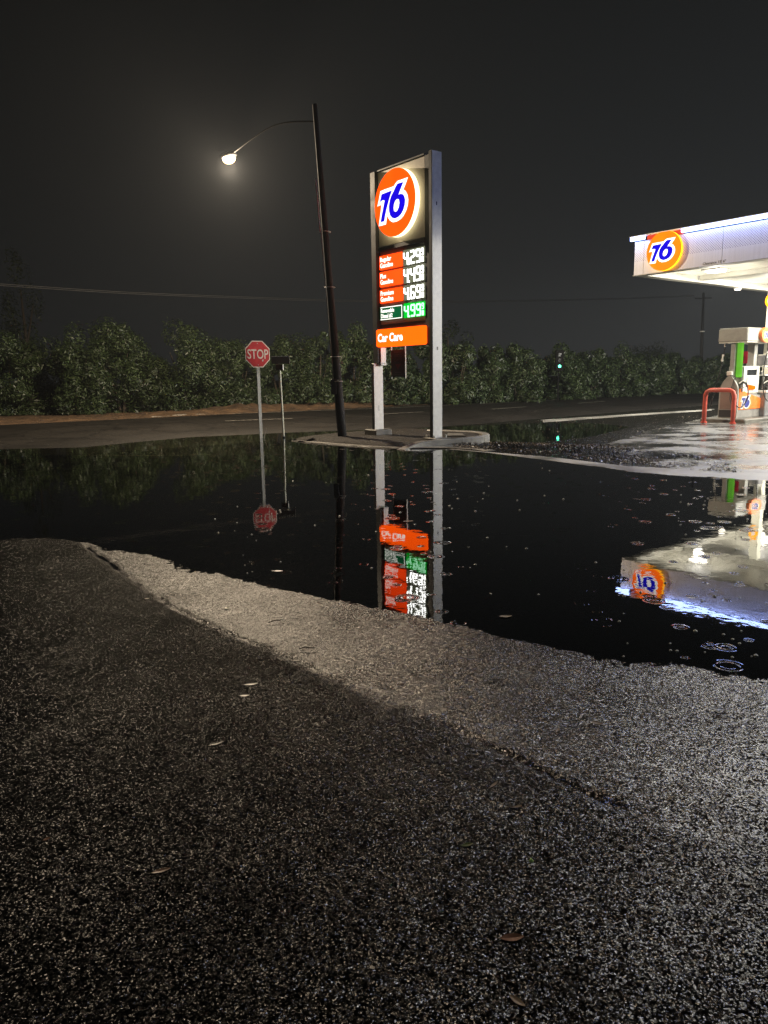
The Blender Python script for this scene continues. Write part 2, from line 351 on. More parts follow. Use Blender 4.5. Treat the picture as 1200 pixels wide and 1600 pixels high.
# ------------------------------------------------------------------ mesh helpers
class MB:
    def __init__(s): s.v = []; s.f = []
    def add(s, vs, fs):
        o = len(s.v); s.v += [tuple(map(float, p)) for p in vs]; s.f += [tuple(i+o for i in f) for f in fs]; return s
    def box(s, x0, x1, y0, y1, z0, z1, bev=0, mat=None):
        if bev <= 0:
            vs = [(x0,y0,z0),(x1,y0,z0),(x1,y1,z0),(x0,y1,z0),(x0,y0,z1),(x1,y0,z1),(x1,y1,z1),(x0,y1,z1)]
            fs = [(0,3,2,1),(4,5,6,7),(0,1,5,4),(1,2,6,5),(2,3,7,6),(3,0,4,7)]
        else:
            b = bev; vs = []; fs = []
            for z, k in ((z0, b), (z0+b, 0), (z1-b, 0), (z1, b)):
                for (x, y, sx, sy) in ((x0,y0,1,1),(x1,y0,-1,1),(x1,y1,-1,-1),(x0,y1,1,-1)):
                    o = k
                    vs.append((x+sx*(b if not o else b), y+sy*o, z)) if False else None
                    a1 = (x+sx*o, y+sy*(b+o), z); a2 = (x+sx*(b+o), y+sy*o, z)
                    if (sx, sy) in ((1, 1), (-1, -1)): vs += [a1, a2]
                    else: vs += [a2, a1]
            for L in range(3):
                for i in range(8):
                    j = (i+1) % 8; fs.append((L*8+i, L*8+j, L*8+8+j, L*8+8+i))
            fs.append(tuple(range(7, -1, -1))); fs.append(tuple(24+i for i in range(8)))
        if mat is not None: vs = [tuple(mat @ Vector(p)) for p in vs]
        return s.add(vs, fs)
    def tube(s, pts, r, n=8, cap=True):
        pts = [Vector(p) for p in pts]; rs = r if isinstance(r, (list, tuple)) else [r]*len(pts)
        vs = []; fs = []; ref = None
        for i, p in enumerate(pts):
            t = (pts[min(i+1, len(pts)-1)]-pts[max(i-1, 0)]).normalized()
            if ref is None:
                ref = t.cross(Vector((0, 0, 1)));
                if ref.length < .1: ref = t.cross(Vector((1, 0, 0)))
                ref.normalize()
            a = (ref-t*ref.dot(t)).normalized(); ref = a; bb = t.cross(a)
            for k in range(n):
                w = 2*PI*k/n; vs.append(p+(a*math.cos(w)+bb*math.sin(w))*rs[i])
        for i in range(len(pts)-1):
            for k in range(n):
                j = (k+1) % n; fs.append((i*n+k, i*n+j, (i+1)*n+j, (i+1)*n+k))
        if cap: fs.append(tuple(range(n-1, -1, -1))); fs.append(tuple((len(pts)-1)*n+k for k in range(n)))
        return s.add(vs, fs)
    def prism(s, poly, y0, y1):
        """poly in local x,z; thickness along y (y0 is the front)"""
        n = len(poly); vs = [(x, y0, z) for x, z in poly]+[(x, y1, z) for x, z in poly]
        area = sum(poly[i][0]*poly[(i+1) % n][1]-poly[(i+1) % n][0]*poly[i][1] for i in range(n))
        fr = tuple(range(n)); bk = tuple(range(2*n-1, n-1, -1))
        fs = [fr, bk]+[(i, i+n, (i+1) % n+n, (i+1) % n) for i in range(n)]
        if area < 0: fs = [tuple(reversed(f)) for f in fs]
        return s.add(vs, fs)
    def zprism(s, poly, z0, z1):
        n = len(poly); vs = [(x, y, z0) for x, y in poly]+[(x, y, z1) for x, y in poly]
        area = sum(poly[i][0]*poly[(i+1) % n][1]-poly[(i+1) % n][0]*poly[i][1] for i in range(n))
        fs = [tuple(range(n-1, -1, -1)), tuple(range(n, 2*n))]+[(i, (i+1) % n, (i+1) % n+n, i+n) for i in range(n)]
        if area < 0: fs = [tuple(reversed(f)) for f in fs]
        return s.add(vs, fs)
    def build(s, name, mat, parent=None, smooth=False, loc=None, rz=0):
        me = bpy.data.meshes.new(name); me.from_pydata(s.v, [], s.f); me.validate(); me.update()
        if smooth: me.shade_smooth()
        o = bpy.data.objects.new(name, me); COL.objects.link(o)
        me.materials.append(M[mat] if isinstance(mat, str) else mat)
        if parent is not None: o.parent = parent
        if loc is not None: o.location = tuple(loc)
        if rz: o.rotation_euler = (0, 0, rz)
        return o
def tag(o, label=None, cat=None, group=None, kind=None):
    if label: o['label'] = label
    if cat: o['category'] = cat
    if group: o['group'] = group
    if kind: o['kind'] = kind
    return o
def thing(name, label, cat, loc=(0, 0, 0), rz=0, group=None):
    o = bpy.data.objects.new(name, None); COL.objects.link(o); o.empty_display_size = .1
    o.location = tuple(float(x) for x in loc); o.rotation_euler = (0, 0, rz)
    return tag(o, label, cat, group)
def circle(cx, cz, rx, rz, n=48): return [(cx+rx*math.cos(2*PI*i/n), cz+rz*math.sin(2*PI*i/n)) for i in range(n)]
def text(name, s, size, mat, parent, loc, sx=1.0, bold=.012, facing='front', depth=.004, align='LEFT'):
    cu_ = bpy.data.curves.new('t', 'FONT'); cu_.body = s; cu_.size = size; cu_.offset = bold*size; cu_.extrude = depth/2
    cu_.align_x = align; cu_.resolution_u = 3; cu_.space_line = .9
    t = bpy.data.objects.new('t', cu_); COL.objects.link(t)
    bpy.context.view_layer.update()
    me = bpy.data.meshes.new_from_object(t.evaluated_get(bpy.context.evaluated_depsgraph_get()))
    bpy.data.objects.remove(t); bpy.data.curves.remove(cu_)
    for vv in me.vertices: vv.co.x *= sx
    if facing == 'front':
        for vv in me.vertices: x, y, z = vv.co; vv.co = (x, -z, y)
    o = bpy.data.objects.new(name, me); COL.objects.link(o); me.materials.clear(); me.materials.append(M[mat])
    o.parent = parent; o.location = loc
    return o
def vnoise(x, y, seed=0):
    xi = np.floor(x).astype(np.int64); yi = np.floor(y).astype(np.int64); xf = x-xi; yf = y-yi
    def h(a, b_):
        n = (a*374761393+b_*668265263+seed*974634777) & 0xffffffff
        n = ((n ^ (n >> 13))*1274126177) & 0xffffffff
        return ((n ^ (n >> 16)) & 0xffff)/65535.0
    u = xf*xf*(3-2*xf); w = yf*yf*(3-2*yf)
    return (h(xi, yi)*(1-u)+h(xi+1, yi)*u)*(1-w)+(h(xi, yi+1)*(1-u)+h(xi+1, yi+1)*u)*w-.5
def fbm(x, y, o=4, seed=0): return sum(vnoise(x*2**i, y*2**i, seed+i)*.55**i for i in range(o))
def pix(pts, z=0): return np.array([G(x, y, z)[:2] for x, y in pts])
def inside(px, py, poly):
    r = np.zeros(px.shape, bool); n = len(poly)
    for i in range(n):
        x1, y1 = poly[i]; x2, y2 = poly[(i+1) % n]
        if y1 == y2: continue
        c = ((y1 > py) != (y2 > py)) & (px < (x2-x1)*(py-y1)/(y2-y1)+x1); r ^= c
    return r
def dist_to(px, py, pts, closed=True):
    d = np.full(px.shape, 1e9); n = len(pts)
    for i in range(n if closed else n-1):
        a = pts[i]; b_ = pts[(i+1) % n]; e_ = b_-a; L = e_@e_+1e-12
        t = np.clip(((px-a[0])*e_[0]+(py-a[1])*e_[1])/L, 0, 1)
        d = np.minimum(d, np.hypot(px-a[0]-t*e_[0], py-a[1]-t*e_[1]))
    return d

# ------------------------------------------------------------------ terrain
near_shore = [(-300,812),(-100,838),(0,845),(70,843),(100,847),(114,853),(128,848),(180,858),(300,885),(400,912),(500,938),(600,956),
              (690,972),(800,1001),(900,1020),(970,1035),(1010,1036),(1050,1039),(1150,1051),(1200,1057),(1400,1090)]
far_shore = [(1500,765),(1200,751),(1090,745),(980,736),(870,721),(760,707),(700,702),(765,690),(850,691),(930,681),(985,667),(930,661),
             (800,662),(700,667),(600,671),(450,676),(300,683),(200,692),(130,699),(0,702),(-400,713)]
PUD = pix(near_shore+far_shore)
SEAM = pix([(60,838),(110,845),(128,852),(170,880),(230,925),(270,952),(330,980),(400,1010),(480,1045),(560,1085),(640,1115),(720,1150),(840,1208),(960,1268),(1050,1305),(1130,1332),(1300,1375),(1700,1440)])
ISL = pix([(455,688),(500,691.5),(560,696),(605,699),(660,697),(700,693),(740,689),(760,684),(752,678),(700,674.5),(640,672.5),(580,676),(520,680)])
FORE = pix([(950,694),(985,716),(1035,730),(1100,739),(1300,752),(2600,790),(2600,560),(1500,600),(1200,640),(1120,652),(1040,668)])
GUT = pix([(690,700),(870,715.5),(980,729),(1090,735),(1200,741),(1500,752),(1500,768),(1200,752.5),(1090,746.5),(980,737.5),(870,722.5),(690,704)])
GUT2 = pix([(846,657.2),(1115,642.2),(1112,644.5),(850,660.2)])
MOUND = G(128, 646)[:2]
SEAMLINE = SEAM
def ground_h(x, y, detail=True):
    u = x*U[0]+y*U[1]; v = x*V[0]+y*V[1]
    ins = inside(x, y, PUD); d = dist_to(x, y, PUD)
    h = np.where(ins, -.085*(1-np.exp(-d*.45)), .11*(1-np.exp(-d*.16)))
    h = np.where(ins, np.maximum(h, -.3*d), h)
    road = -21.2-u
    h = np.where(u < -20.5, np.where(ins, np.minimum(h, np.minimum(road*.012, -.001)), np.clip(road*.012, .002, .12)), h)
    # verge: raised bank of dirt between road and hedge
    w = np.clip((-31.3-u)/1.2, 0, 1); w = w*w*(3-2*w)
    bank = .10+.26*np.clip((v-12)/5, 0, 1)*np.exp(-((u+33.8)/1.6)**2)*(1+1.2*fbm(x*.9, y*.9, 3, 5))
    bank = bank+.55*np.exp(-(((x-MOUND[0])/1.5)**2+((y-MOUND[1])/1.1)**2))
    h = h*(1-w)+(np.maximum(.11, bank)+.08*fbm(x*2, y*2, 3, 9))*w
    if detail:
        near = (np.hypot(x, y) < 14) & (d < 3)
        ft = np.clip(1-d/2.5, 0, 1)
        h = h+np.where(near, ft*(.0016*vnoise(x*75, y*75, 3)+.0014*vnoise(x*32, y*32, 4)+.003*vnoise(x*4, y*4, 8)+.006*vnoise(x*1.1, y*1.1, 2)), 0)
        # the paving joint in front of the puddle: the near course stands a little proud and the joint has crumbled
        ds = dist_to(x, y, SEAMLINE, False); ds = ds+.02*fbm(x*9, y*9, 3, 21)
        nr = np.hypot(x, y) < 9
        side = seam_side(x, y)
        h = h+np.where(nr, .004*(1-side)-.011*np.exp(-(ds/.026)**2)*np.clip(.45+2.4*fbm(x*1.7, y*1.7, 3, 31), 0, 1.2), 0)
    return h
def seam_side(x, y):
    """1 on the puddle's side of the joint, 0 on the camera's"""
    a = np.arctan2(x, y); r = np.hypot(x, y)
    sa = np.arctan2(SEAM[:, 0], SEAM[:, 1]); sr = np.hypot(SEAM[:, 0], SEAM[:, 1]); o = np.argsort(sa)
    rs_ = np.interp(a, sa[o], sr[o]); k = (r-rs_)/.1+1.3*fbm(x*11, y*11, 4, 17)
    k = np.clip(k*.5+.5, 0, 1)
    return k*k*(3-2*k)
def zcoarse(x, y):
    r = np.hypot(x, y)
    s = seam_side(x, y)*np.clip((10-r)/2, 0, 1)
    px = x/np.maximum(y, .1)
    lim = np.clip((.33-px)/.28, 0, 1)            # the coarse mask weakens towards the right of the view
    return s*(.35+.65*lim)
dense = math.radians(33)
az = np.concatenate([np.linspace(-PI, -math.radians(60), 26)[:-1], np.linspace(-math.radians(60), -dense, 24)[:-1], np.linspace(-dense, dense, 391)[:-1],
                     np.linspace(dense, math.radians(60), 24)[:-1], np.linspace(math.radians(60), PI, 26)])
rad = np.concatenate([np.geomspace(.25, 1.5, 14)[:-1], np.geomspace(1.5, 34, 1050)[:-1], np.geomspace(34, 140, 130)[:-1], np.geomspace(140, 900, 12)])
RR, AA = np.meshgrid(rad, az, indexing='ij')
X = RR*np.sin(AA); Y = RR*np.cos(AA); Z = ground_h(X, Y)
nr_, na_ = X.shape
idx = np.arange(nr_*na_).reshape(nr_, na_)
quads = np.stack([idx[:-1, :-1], idx[:-1, 1:], idx[1:, 1:], idx[1:, :-1]], -1).reshape(-1, 4)[:, ::-1]
cx = .25*(X[:-1, :-1]+X[1:, 1:]+X[:-1, 1:]+X[1:, :-1]).ravel(); cyy = .25*(Y[:-1, :-1]+Y[1:, 1:]+Y[:-1, 1:]+Y[1:, :-1]).ravel()
cu_ = cx*U[0]+cyy*U[1]; cv_ = cx*V[0]+cyy*V[1]
zone = np.zeros(cx.shape, int)
zone[(cu_ < -18.4)] = 1
zone[(cu_ < -31.2)] = 2
zone[inside(cx, cyy, FORE) & (cu_ > -17)] = 3
zone[inside(cx, cyy, GUT)] = 4
zone[inside(cx, cyy, GUT2)] = 5
allv = np.stack([X.ravel(), Y.ravel(), Z.ravel()], -1)
coarse = zcoarse(X, Y).ravel()
def grid_obj(name, fmask, mat):
    q = quads[fmask]; used, inv = np.unique(q, return_inverse=True); q2 = inv.reshape(q.shape)
    me = bpy.data.meshes.new(name); me.vertices.add(len(used)); me.vertices.foreach_set('co', allv[used].ravel())
    me.loops.add(q2.size); me.loops.foreach_set('vertex_index', q2.ravel().astype(np.int32))
    me.polygons.add(len(q2)); me.polygons.foreach_set('loop_start', np.arange(0, q2.size, 4, dtype=np.int32))
    me.polygons.foreach_set('loop_total', np.full(len(q2), 4, dtype=np.int32))
    me.update(calc_edges=True); me.shade_smooth()
    a = me.attributes.new('coarse', 'FLOAT', 'POINT'); a.data.foreach_set('value', coarse[used].astype(np.float32))
    me.materials.append(M[mat]); o = bpy.data.objects.new(name, me); COL.objects.link(o); o['kind'] = 'structure'; return o
tag(grid_obj('asphalt_lot', zone == 0, 'asphalt'), 'dark wet asphalt lot, gritty in front of the puddle')
tag(grid_obj('road', zone == 1, 'road_asphalt'), 'cracked two lane road between the puddle and the hedge')
tag(grid_obj('dirt_verge', zone == 2, 'dirt'), 'orange brown dirt bank under the hedge')
tag(grid_obj('forecourt', zone == 3, 'forecourt_concrete'), 'pale wet concrete forecourt under the canopy lights')
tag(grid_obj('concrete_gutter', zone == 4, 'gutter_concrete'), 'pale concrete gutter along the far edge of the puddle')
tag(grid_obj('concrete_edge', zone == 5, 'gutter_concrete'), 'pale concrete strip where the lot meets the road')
wm = MB(); wm.add([(-60, -5, 0), (45, -5, 0), (45, 60, 0), (-60, 60, 0)], [(0, 1, 2, 3)])
tag(wm.build('puddle', 'puddle_water'), 'large dark puddle mirroring the signs and the canopy', kind='structure')

def gz(x, y): return float(ground_h(np.array([float(x)]), np.array([float(y)]), False)[0])
def stripe(pts, w, mat, name, label, dz=.007):
    """paint draped on the ground along a line of world points"""
    pts = [np.array(p[:2], float) for p in pts]; L = []
    for a, b_ in zip(pts[:-1], pts[1:]):
        n = max(1, int(np.linalg.norm(b_-a)/.5)); L += [a+(b_-a)*i/n for i in range(n)]
    L.append(pts[-1]); mb = MB(); vs = []
    for i, p in enumerate(L):
        t = L[min(i+1, len(L)-1)]-L[max(i-1, 0)]; t = t/np.linalg.norm(t); n = np.array([-t[1], t[0]])
        for s in (-1, 1):
            q = p+n*s*w/2; vs.append((q[0], q[1], gz(*q)+dz))
    fs = [(2*i, 2*i+1, 2*i+3, 2*i+2) for i in range(len(L)-1)]
    vs2 = [(x, y, z-.02) for x, y, z in vs]
    mb.add(vs, [tuple(reversed(f)) for f in fs])
    return tag(mb.build(name, mat), label, kind='structure')
stripe([G(*p) for p in [(165,657),(400,649.3),(600,641),(750,633.8),(900,626),(1010,618.5),(1100,612)]], .14, 'road_paint', 'edge_line', 'white line along the far edge of the road')
for i, (a, b_) in enumerate([((352,660.6),(457,656.3)),((595,649.3),(662,645.5)),((768,641),(822,637.3)),((903,631.8),(945,628.8))]):
    stripe([G(*a), G(*b_)], .13, 'road_paint', 'lane_dash', 'white lane dash painted on the road')
stripe([G(-60,719), G(60,712.5), G(130,708.5), G(240,708), G(330,706)], .1, 'old_paint', 'drowned_line', 'faint line painted under the water')
# STOP painted on the pavement, drowned
cu2 = text('pavement_lettering', 'STOP', 1.0, 'old_paint', None, (0, 0, 0), 1, .0, 'flat', 0)
me = cu2.data
p0 = G(-48, 741); 
for vv in me.vertices:
    q = p0+V*(vv.co.x*.86)+(-U)*(vv.co.y*2.3); vv.co = (q[0], q[1], gz(q[0], q[1])+.012)
tag(cu2, 'faint painted stop lettering under the water', kind='structure')

# ------------------------------------------------------------------ sign island
isl = thing('traffic_island', 'low soil island with pale kerb carrying the tall price sign', 'island')
def soil(poly, name, hgt, seed, mat, parent):
    lo = poly.min(0); hi = poly.max(0); N = 70
    gx, gy = np.meshgrid(np.linspace(lo[0], hi[0], N), np.linspace(lo[1], hi[1], N), indexing='ij')
    ins = inside(gx, gy, poly); d = dist_to(gx, gy, poly)
    h = np.where(ins, np.minimum(d*.35, hgt)+.02*fbm(gx*6, gy*6, 3, seed)*np.clip(d*6, 0, 1), -.12)+.008
    mb = MB(); idx = lambda i, j: i*N+j
    vs = list(zip(gx.ravel(), gy.ravel(), h.ravel()))
    fs = [(idx(i,j), idx(i+1,j), idx(i+1,j+1), idx(i,j+1)) for i in range(N-1) for j in range(N-1) if h[i:i+2, j:j+2].max() > -.1]
    mb.add(vs, fs); return mb.build(name, mat, parent, True)
soil(ISL, 'soil', .085, 4, 'island_soil', isl)
def sweep(path, w, z0, z1, name, mat, parent, bev=.025, ramp=0):
    P = [np.array(p[:2], float) for p in path]; mb = MB(); vs = []; n = len(P)
    prof = [(-w/2, z0), (-w/2, z1-bev), (-w/2+bev, z1), (w/2-bev, z1), (w/2, z1-bev), (w/2, z0)]
    for i, p in enumerate(P):
        t = P[min(i+1, n-1)]-P[max(i-1, 0)]; t = t/np.linalg.norm(t); nn_ = np.array([-t[1], t[0]])
        for a, z in prof: q = p+nn_*a; vs.append((q[0], q[1], z if z < 0 or i >= ramp else .008+(z-.008)*i/ramp))
    k = len(prof); fs = [(i*k+j, i*k+j+1, (i+1)*k+j+1, (i+1)*k+j) for i in range(n-1) for j in range(k-1)]
    fs = [tuple(reversed(f)) for f in fs]+[tuple(range(k)), tuple(range(n*k-1, (n-1)*k-1, -1))]
    mb.add(vs, fs); return mb.build(name, mat, parent)
def smoothpath(pts, n=6):
    P = [np.array(p, float) for p in pts]; out_ = []
    for i in range(len(P)-1):
        p0_, p1, p2, p3 = P[max(i-1, 0)], P[i], P[i+1], P[min(i+2, len(P)-1)]
        for k in range(n):
            t = k/n; out_.append(.5*((2*p1)+(-p0_+p2)*t+(2*p0_-5*p1+4*p2-p3)*t*t+(-p0_+3*p1-3*p2+p3)*t**3))
    out_.append(P[-1]); return out_
kp = smoothpath([G(*p, .1) for p in [(626,696.5),(650,692),(690,688),(730,684.6),(752,682),(759,678.8),(745,675.4),(705,673.6),(670,672.4)]])
for seg, (i0, i1) in enumerate(((0, 8), (8, 16), (16, 24), (24, 33), (33, 41), (41, len(kp)-1))):
    q = [kp[i] for i in range(i0, min(i1+1, len(kp)))]
    if len(q) > 2:
        q[-1] = q[-2]+(q[-1]-q[-2])*.97
        sweep(q, .2, -.1, .125, 'kerb_stone', 'kerb_concrete', isl, ramp=7 if seg == 0 else 0)
sweep(smoothpath([G(*p) for p in [(462,688.5),(500,691.5),(560,695.5),(606,698.3),(634,699.5)]]), .3, -.08, .014, 'edge_strip', 'kerb_concrete', isl, .01)
sweep(smoothpath([G(*p) for p in [(640,701),(690,700),(740,702),(768,705)]]), .22, -.08, .02, 'edge_strip', 'kerb_concrete', isl, .01)
slab = MB(); q = [G(*p, .12)[:2] for p in [(698,681),(728,681),(722,677.5),(700,677)]]; slab.zprism([tuple(a) for a in q], .02, .125)
slab.build('concrete_slab', 'kerb_concrete', isl)

# ------------------------------------------------------------------ the 76 emblem
SEV = [(265,540),(330,528),(400,514),(500,496),(462,570),(420,660),(375,770),(340,870),(317,962),(275,966),(233,972),(258,880),(290,780),(333,640),(300,632),(258,643),(220,662),(245,600)]
SIX = [(622,405),(680,397),(748,391),(700,470),(668,525),(640,573),(680,560),(730,568),(765,600),(783,655),(775,725),(745,800),(700,860),(640,903),(560,927),(500,915),(452,875),(430,810),(428,740),(445,655),(480,580),(530,520),(575,455)]
OUTL = [(240,490),(330,470),(430,455),(540,435),(580,395),(622,363),(730,347),(842,328),(800,410),(745,500),(790,525),(830,585),(846,660),(835,735),(800,815),(740,895),(680,940),(600,972),(510,983),(445,955),(400,900),(385,860),(368,930),(352,1008),(270,1022),(188,1032),(210,930),(235,820),(258,702),(210,708),(163,722),(200,620)]
HOLE = [(648,640),(660,690),(648,750),(620,800),(580,828),(545,812),(535,765),(545,715),(570,665),(610,636)]
def emb(pts):
    r = []
    for px, py in pts:
        u = (px-545)/480; v_ = (690-py-.15*(px-545))/555; r.append((u*1.02, v_*1.02))
    return r
def emblem(parent, cx_, cz, R, y, whites='logo_white', blues='logo_blue', t=.004):
    f = lambda P: [(cx_+a*R, cz+b_*R) for a, b_ in emb(P)]
    o = MB().prism(f(OUTL), y-t, y+.001).build('numeral_outline', whites, parent)
    MB().prism(f(SEV), y-2*t, y-t+.0005).build('numeral', blues, parent)
    MB().prism(f(SIX), y-2*t, y-t+.0005).build('numeral', blues, parent)
    MB().prism(f(HOLE), y-3*t, y-2*t+.0005).build('numeral_hole', whites, parent)

# ------------------------------------------------------------------ tall price sign
L0 = G(593, 684)
sg = thing('price_sign', 'tall lit gas price sign on two pale posts standing on the soil island', 'price sign', (L0[0], L0[1], 0), -ANG)
MB().box(-.1, 0, -.16, .16, .2, 2.03, .008).build('post', 'sign_white', sg)
MB().box(2.31, 2.41, -.16, .16, .1, 6.92, .008).build('post', 'sign_white', sg)
MB().box(-.33, .2, -.28, .3, .02, .24, .02).build('plinth', 'kerb_concrete', sg)
MB().box(2.12, 2.62, -.26, .26, .03, .13, .01).build('base_plate', 'kerb_concrete', sg)
for a, b_ in ((2.2, -.2), (2.2, .2), (2.5, -.2), (2.5, .2)):
    MB().tube([(a, b_, .13), (a, b_, .2)], .022, 6).build('anchor_bolt', 'galvanised', sg)
MB().box(-.14, .06, -.06, .17, 2.03, 6.95, .006).build('post_cladding', 'dark_bronze', sg)
MB().box(.06, .1, .02, .2, 2.0, 2.45, .006).build('post_sleeve', 'sign_white', sg)
MB().box(.02, .1, .015, .21, 1.98, 2.05, .004).build('sleeve_cap', 'galvanised', sg)
MB().box(1.93, 2.305, .03, .14, 2.45, 6.93, .006).build('side_filler', 'dark_bronze', sg)
MB().box(2.306, 2.402, -.168, -.1605, .14, 6.91).build('post_dark_strip', 'dark_bronze', sg)  # dark strips added so the front faces of both posts read dark
MB().box(-.098, -.012, -.168, -.1605, .25, 2.02).build('post_dark_strip', 'dark_bronze', sg)
MB().box(-.005, .003, -.03, .03, .75, .9).build('conduit_cover', 'galvanised', sg)
MB().box(2.408, 2.414, -.02, .02, 2.3, 2.38).build('access_hole', 'black_plastic', sg)
MB().box(2.408, 2.414, -.03, .0, 5.7, 5.78).build('access_hole', 'black_plastic', sg)
MB().box(.07, 1.925, .04, .16, 5.06, 6.93, .006).build('header_panel', 'panel_taupe', sg)
MB().box(.07, 1.925, .02, .16, 4.95, 5.045, .006).build('frame_rail', 'dark_bronze', sg)
MB().box(.07, 1.925, .02, .16, 6.945, 6.985, .004).build('frame_rail', 'dark_bronze', sg)
MB().prism(circle(.95, 6.01, .815, .815, 64), -.12, .02).build('emblem_rim', 'rim_cream', sg)
df = MB().prism(circle(.95, 6.01, .815, .815, 64), -.128, -.1205).build('emblem_disc', 'orange_face', sg)
emblem(sg, .95, 6.0, .86, -.13)
MB().box(.07, 1.925, .06, .16, 3.06, 4.94, .006).build('price_cabinet', 'sign_back', sg)
rows = [(4.47, 4.82, 'orange_red', 'Regular\nGasoline', '4.29', 'w'), (4.03, 4.41, 'orange_red', 'Plus\nGasoline', '4.49', 'w'),
        (3.61, 3.955, 'orange_red', 'Premium\nGasoline', '4.69', 'w'), (3.17, 3.505, 'diesel_green', 'Renewable\nDiesel #2', '4.99', 'g')]
SEGS = {'0': 'abcdef', '2': 'abged', '4': 'fgbc', '6': 'afgedc', '9': 'abcdfg', '5': 'afgcd'}
def seg_digit(ch, x, z, w, h, t, mat, parent, y):
    mb = MB()
    def bar(x0, z0, x1, z1): mb.box(min(x0, x1), max(x0, x1), y-.012, y, min(z0, z1), max(z0, z1))
    g_ = t*.12
    for s in SEGS[ch]:
        if s == 'a': bar(x+t*.5, z+h-t, x+w-t*.5, z+h)
        if s == 'g': bar(x+t+g_, z+h/2-t/2, x+w-t-g_, z+h/2+t/2)
        if s == 'd': bar(x+t*.5, z, x+w-t*.5, z+t)
        if s == 'f': bar(x, z+h/2+g_, x+t, z+h-t*.6)
        if s == 'b': bar(x+w-t, z+h/2+g_, x+w, z+h-t*.6)
        if s == 'e': bar(x, z+t*.6, x+t, z+h/2-g_)
        if s == 'c': bar(x+w-t, z+(t*.6 if ch != '4' else 0), x+w, z+h/2-g_)
    return mb.build('digit', mat, parent)
for z0, z1, mt, tx, pr, kd in rows:
    p = MB().box(.115, 1.045, .0, .058, z0, z1, .012).build('product_panel', mt, sg)
    text('lettering', tx, .168 if kd == 'w' else .15, 'text_white' if kd == 'w' else 'logo_white', p, (.155, -.002, z0+(z1-z0)*.56), .92 if kd == 'w' else .86, .016)
    if kd == 'g':
        fr_ = MB().box(.14, 1.05, -.004, 0, z1-.022, z1-.002); fr_.box(.14, 1.05, -.004, 0, z0+.002, z0+.022); fr_.box(1.03, 1.05, -.004, 0, z0+.022, z1-.022)
        fr_.build('panel_border', 'logo_white', p)
    bk = MB().box(1.075, 1.91, .03, .058, z0-.005, z1+.025, .01).build('price_display', 'led_backing' if kd == 'w' else 'green_back', sg)
    dm = 'digit_white' if kd == 'w' else 'digit_green'
    xx = 1.1; h = z1-z0-.02
    for ch in pr:
        if ch == '.':
            MB().box(xx-.03, xx+.012, .018, .03, z0, z0+.045).build('decimal_point', dm, bk); xx += .035; continue
        seg_digit(ch, xx, z0+.005, .19, h, .046, dm, bk, .03); xx += .222
    seg_digit('9', xx-.005, z0+.005+h*.5, .085, h*.5, .024, dm, bk, .03)
    MB().box(xx, xx+.075, .018, .03, z0+.01, z0+h*.42).build('fraction_mark', dm, bk)
MB().box(.07, 1.925, .05, .16, 2.955, 3.05, .006).build('frame_rail', 'dark_bronze', sg)
cc = MB().box(.035, 1.99, -.1, .15, 2.465, 2.925, .03).build('service_cabinet', 'orange_low', sg)
text('lettering', 'Car Care', .29, 'text_white', cc, (.13, -.103, 2.6), .95, .03)
bn = tag(MB().box(.5, 1.08, .06, .085, 1.66, 2.37, .004).build('banner_sign', 'banner_dark', None, False, (L0[0], L0[1], 0), -ANG),
         'dark smog check banner with small red arrow hanging under the orange cabinet', 'banner')
MB().box(.49, .505, .055, .09, 1.62, 2.46).build('edge_trim', 'sign_back', bn)
MB().box(1.075, 1.09, .055, .09, 1.62, 2.46).build('edge_trim', 'sign_back', bn)
text('lettering', 'SMOG\nCHECK', .12, 'banner_text', bn, (.79, .057, 2.17), .9, .012, align='CENTER')
MB().prism([(.66, 2.0), (.92, 2.0), (.79, 1.86)], .056, .06).build('arrow', 'banner_red', bn)
MB().box(.62, .94, .056, .06, 2.3, 2.325).build('rule', 'banner_text', bn)
MB().box(.66, .92, .056, .06, 1.77, 1.79).build('rule', 'banner_text', bn)
MB().box(.64, .94, .056, .06, 1.72, 1.74).build('rule', 'banner_text', bn)

# ------------------------------------------------------------------ stop sign and second post
sp = G(408.5, 684)
st = thing('stop_sign', 'red octagonal stop sign on a thin grey post standing in the puddle', 'stop sign', (sp[0], sp[1], -.08), math.radians(32))
def octa(R): return [(R*math.cos(PI/8+i*PI/4), R*math.sin(PI/8+i*PI/4)) for i in range(8)]
zc = 2.44
pole = MB().box(-.03, .03, 0, .025, 0, 2.7); pole.box(-.045, -.03, .0, .035, 0, 2.7); pole.box(.03, .045, .0, .035, 0, 2.7)
pole.build('post', 'galvanised', st)
pl_ = MB().prism([(a, b_+zc) for a, b_ in octa(.4)], -.006, -.002).build('panel', 'retro_cream', st)
MB().prism([(a, b_+zc) for a, b_ in octa(.372)], -.009, -.0065).build('face', 'stop_red', pl_)
text('lettering', 'STOP', .37, 'retro_cream', pl_, (0, -.012, zc-.125), .72, .012, align='CENTER')
for z in (2.14, 2.74):
    MB().tube([(0, -.0095, z), (0, -.018, z)], .014, 8).build('bolt', 'galvanised', st)
MB().prism([(.12, 2.26), (.16, 2.31), (.17, 2.27), (.14, 2.23)], -.0105, -.0095).build('sticker', 'white_plastic', st)
sp2 = G(443.5, 684)
ss = thing('street_name_sign', 'thin pale post with two small dark sign blades beside the stop sign', 'sign post', (sp2[0], sp2[1], -.08), math.radians(3))
MB().tube([(0, 0, 0), (-.035, 0, 2.0)], .028, 8).build('post', 'post_pale', ss)
MB().tube([(0, 0, .03), (0, 0, .12)], .036, 8).build('collar', 'black_rubber', ss)
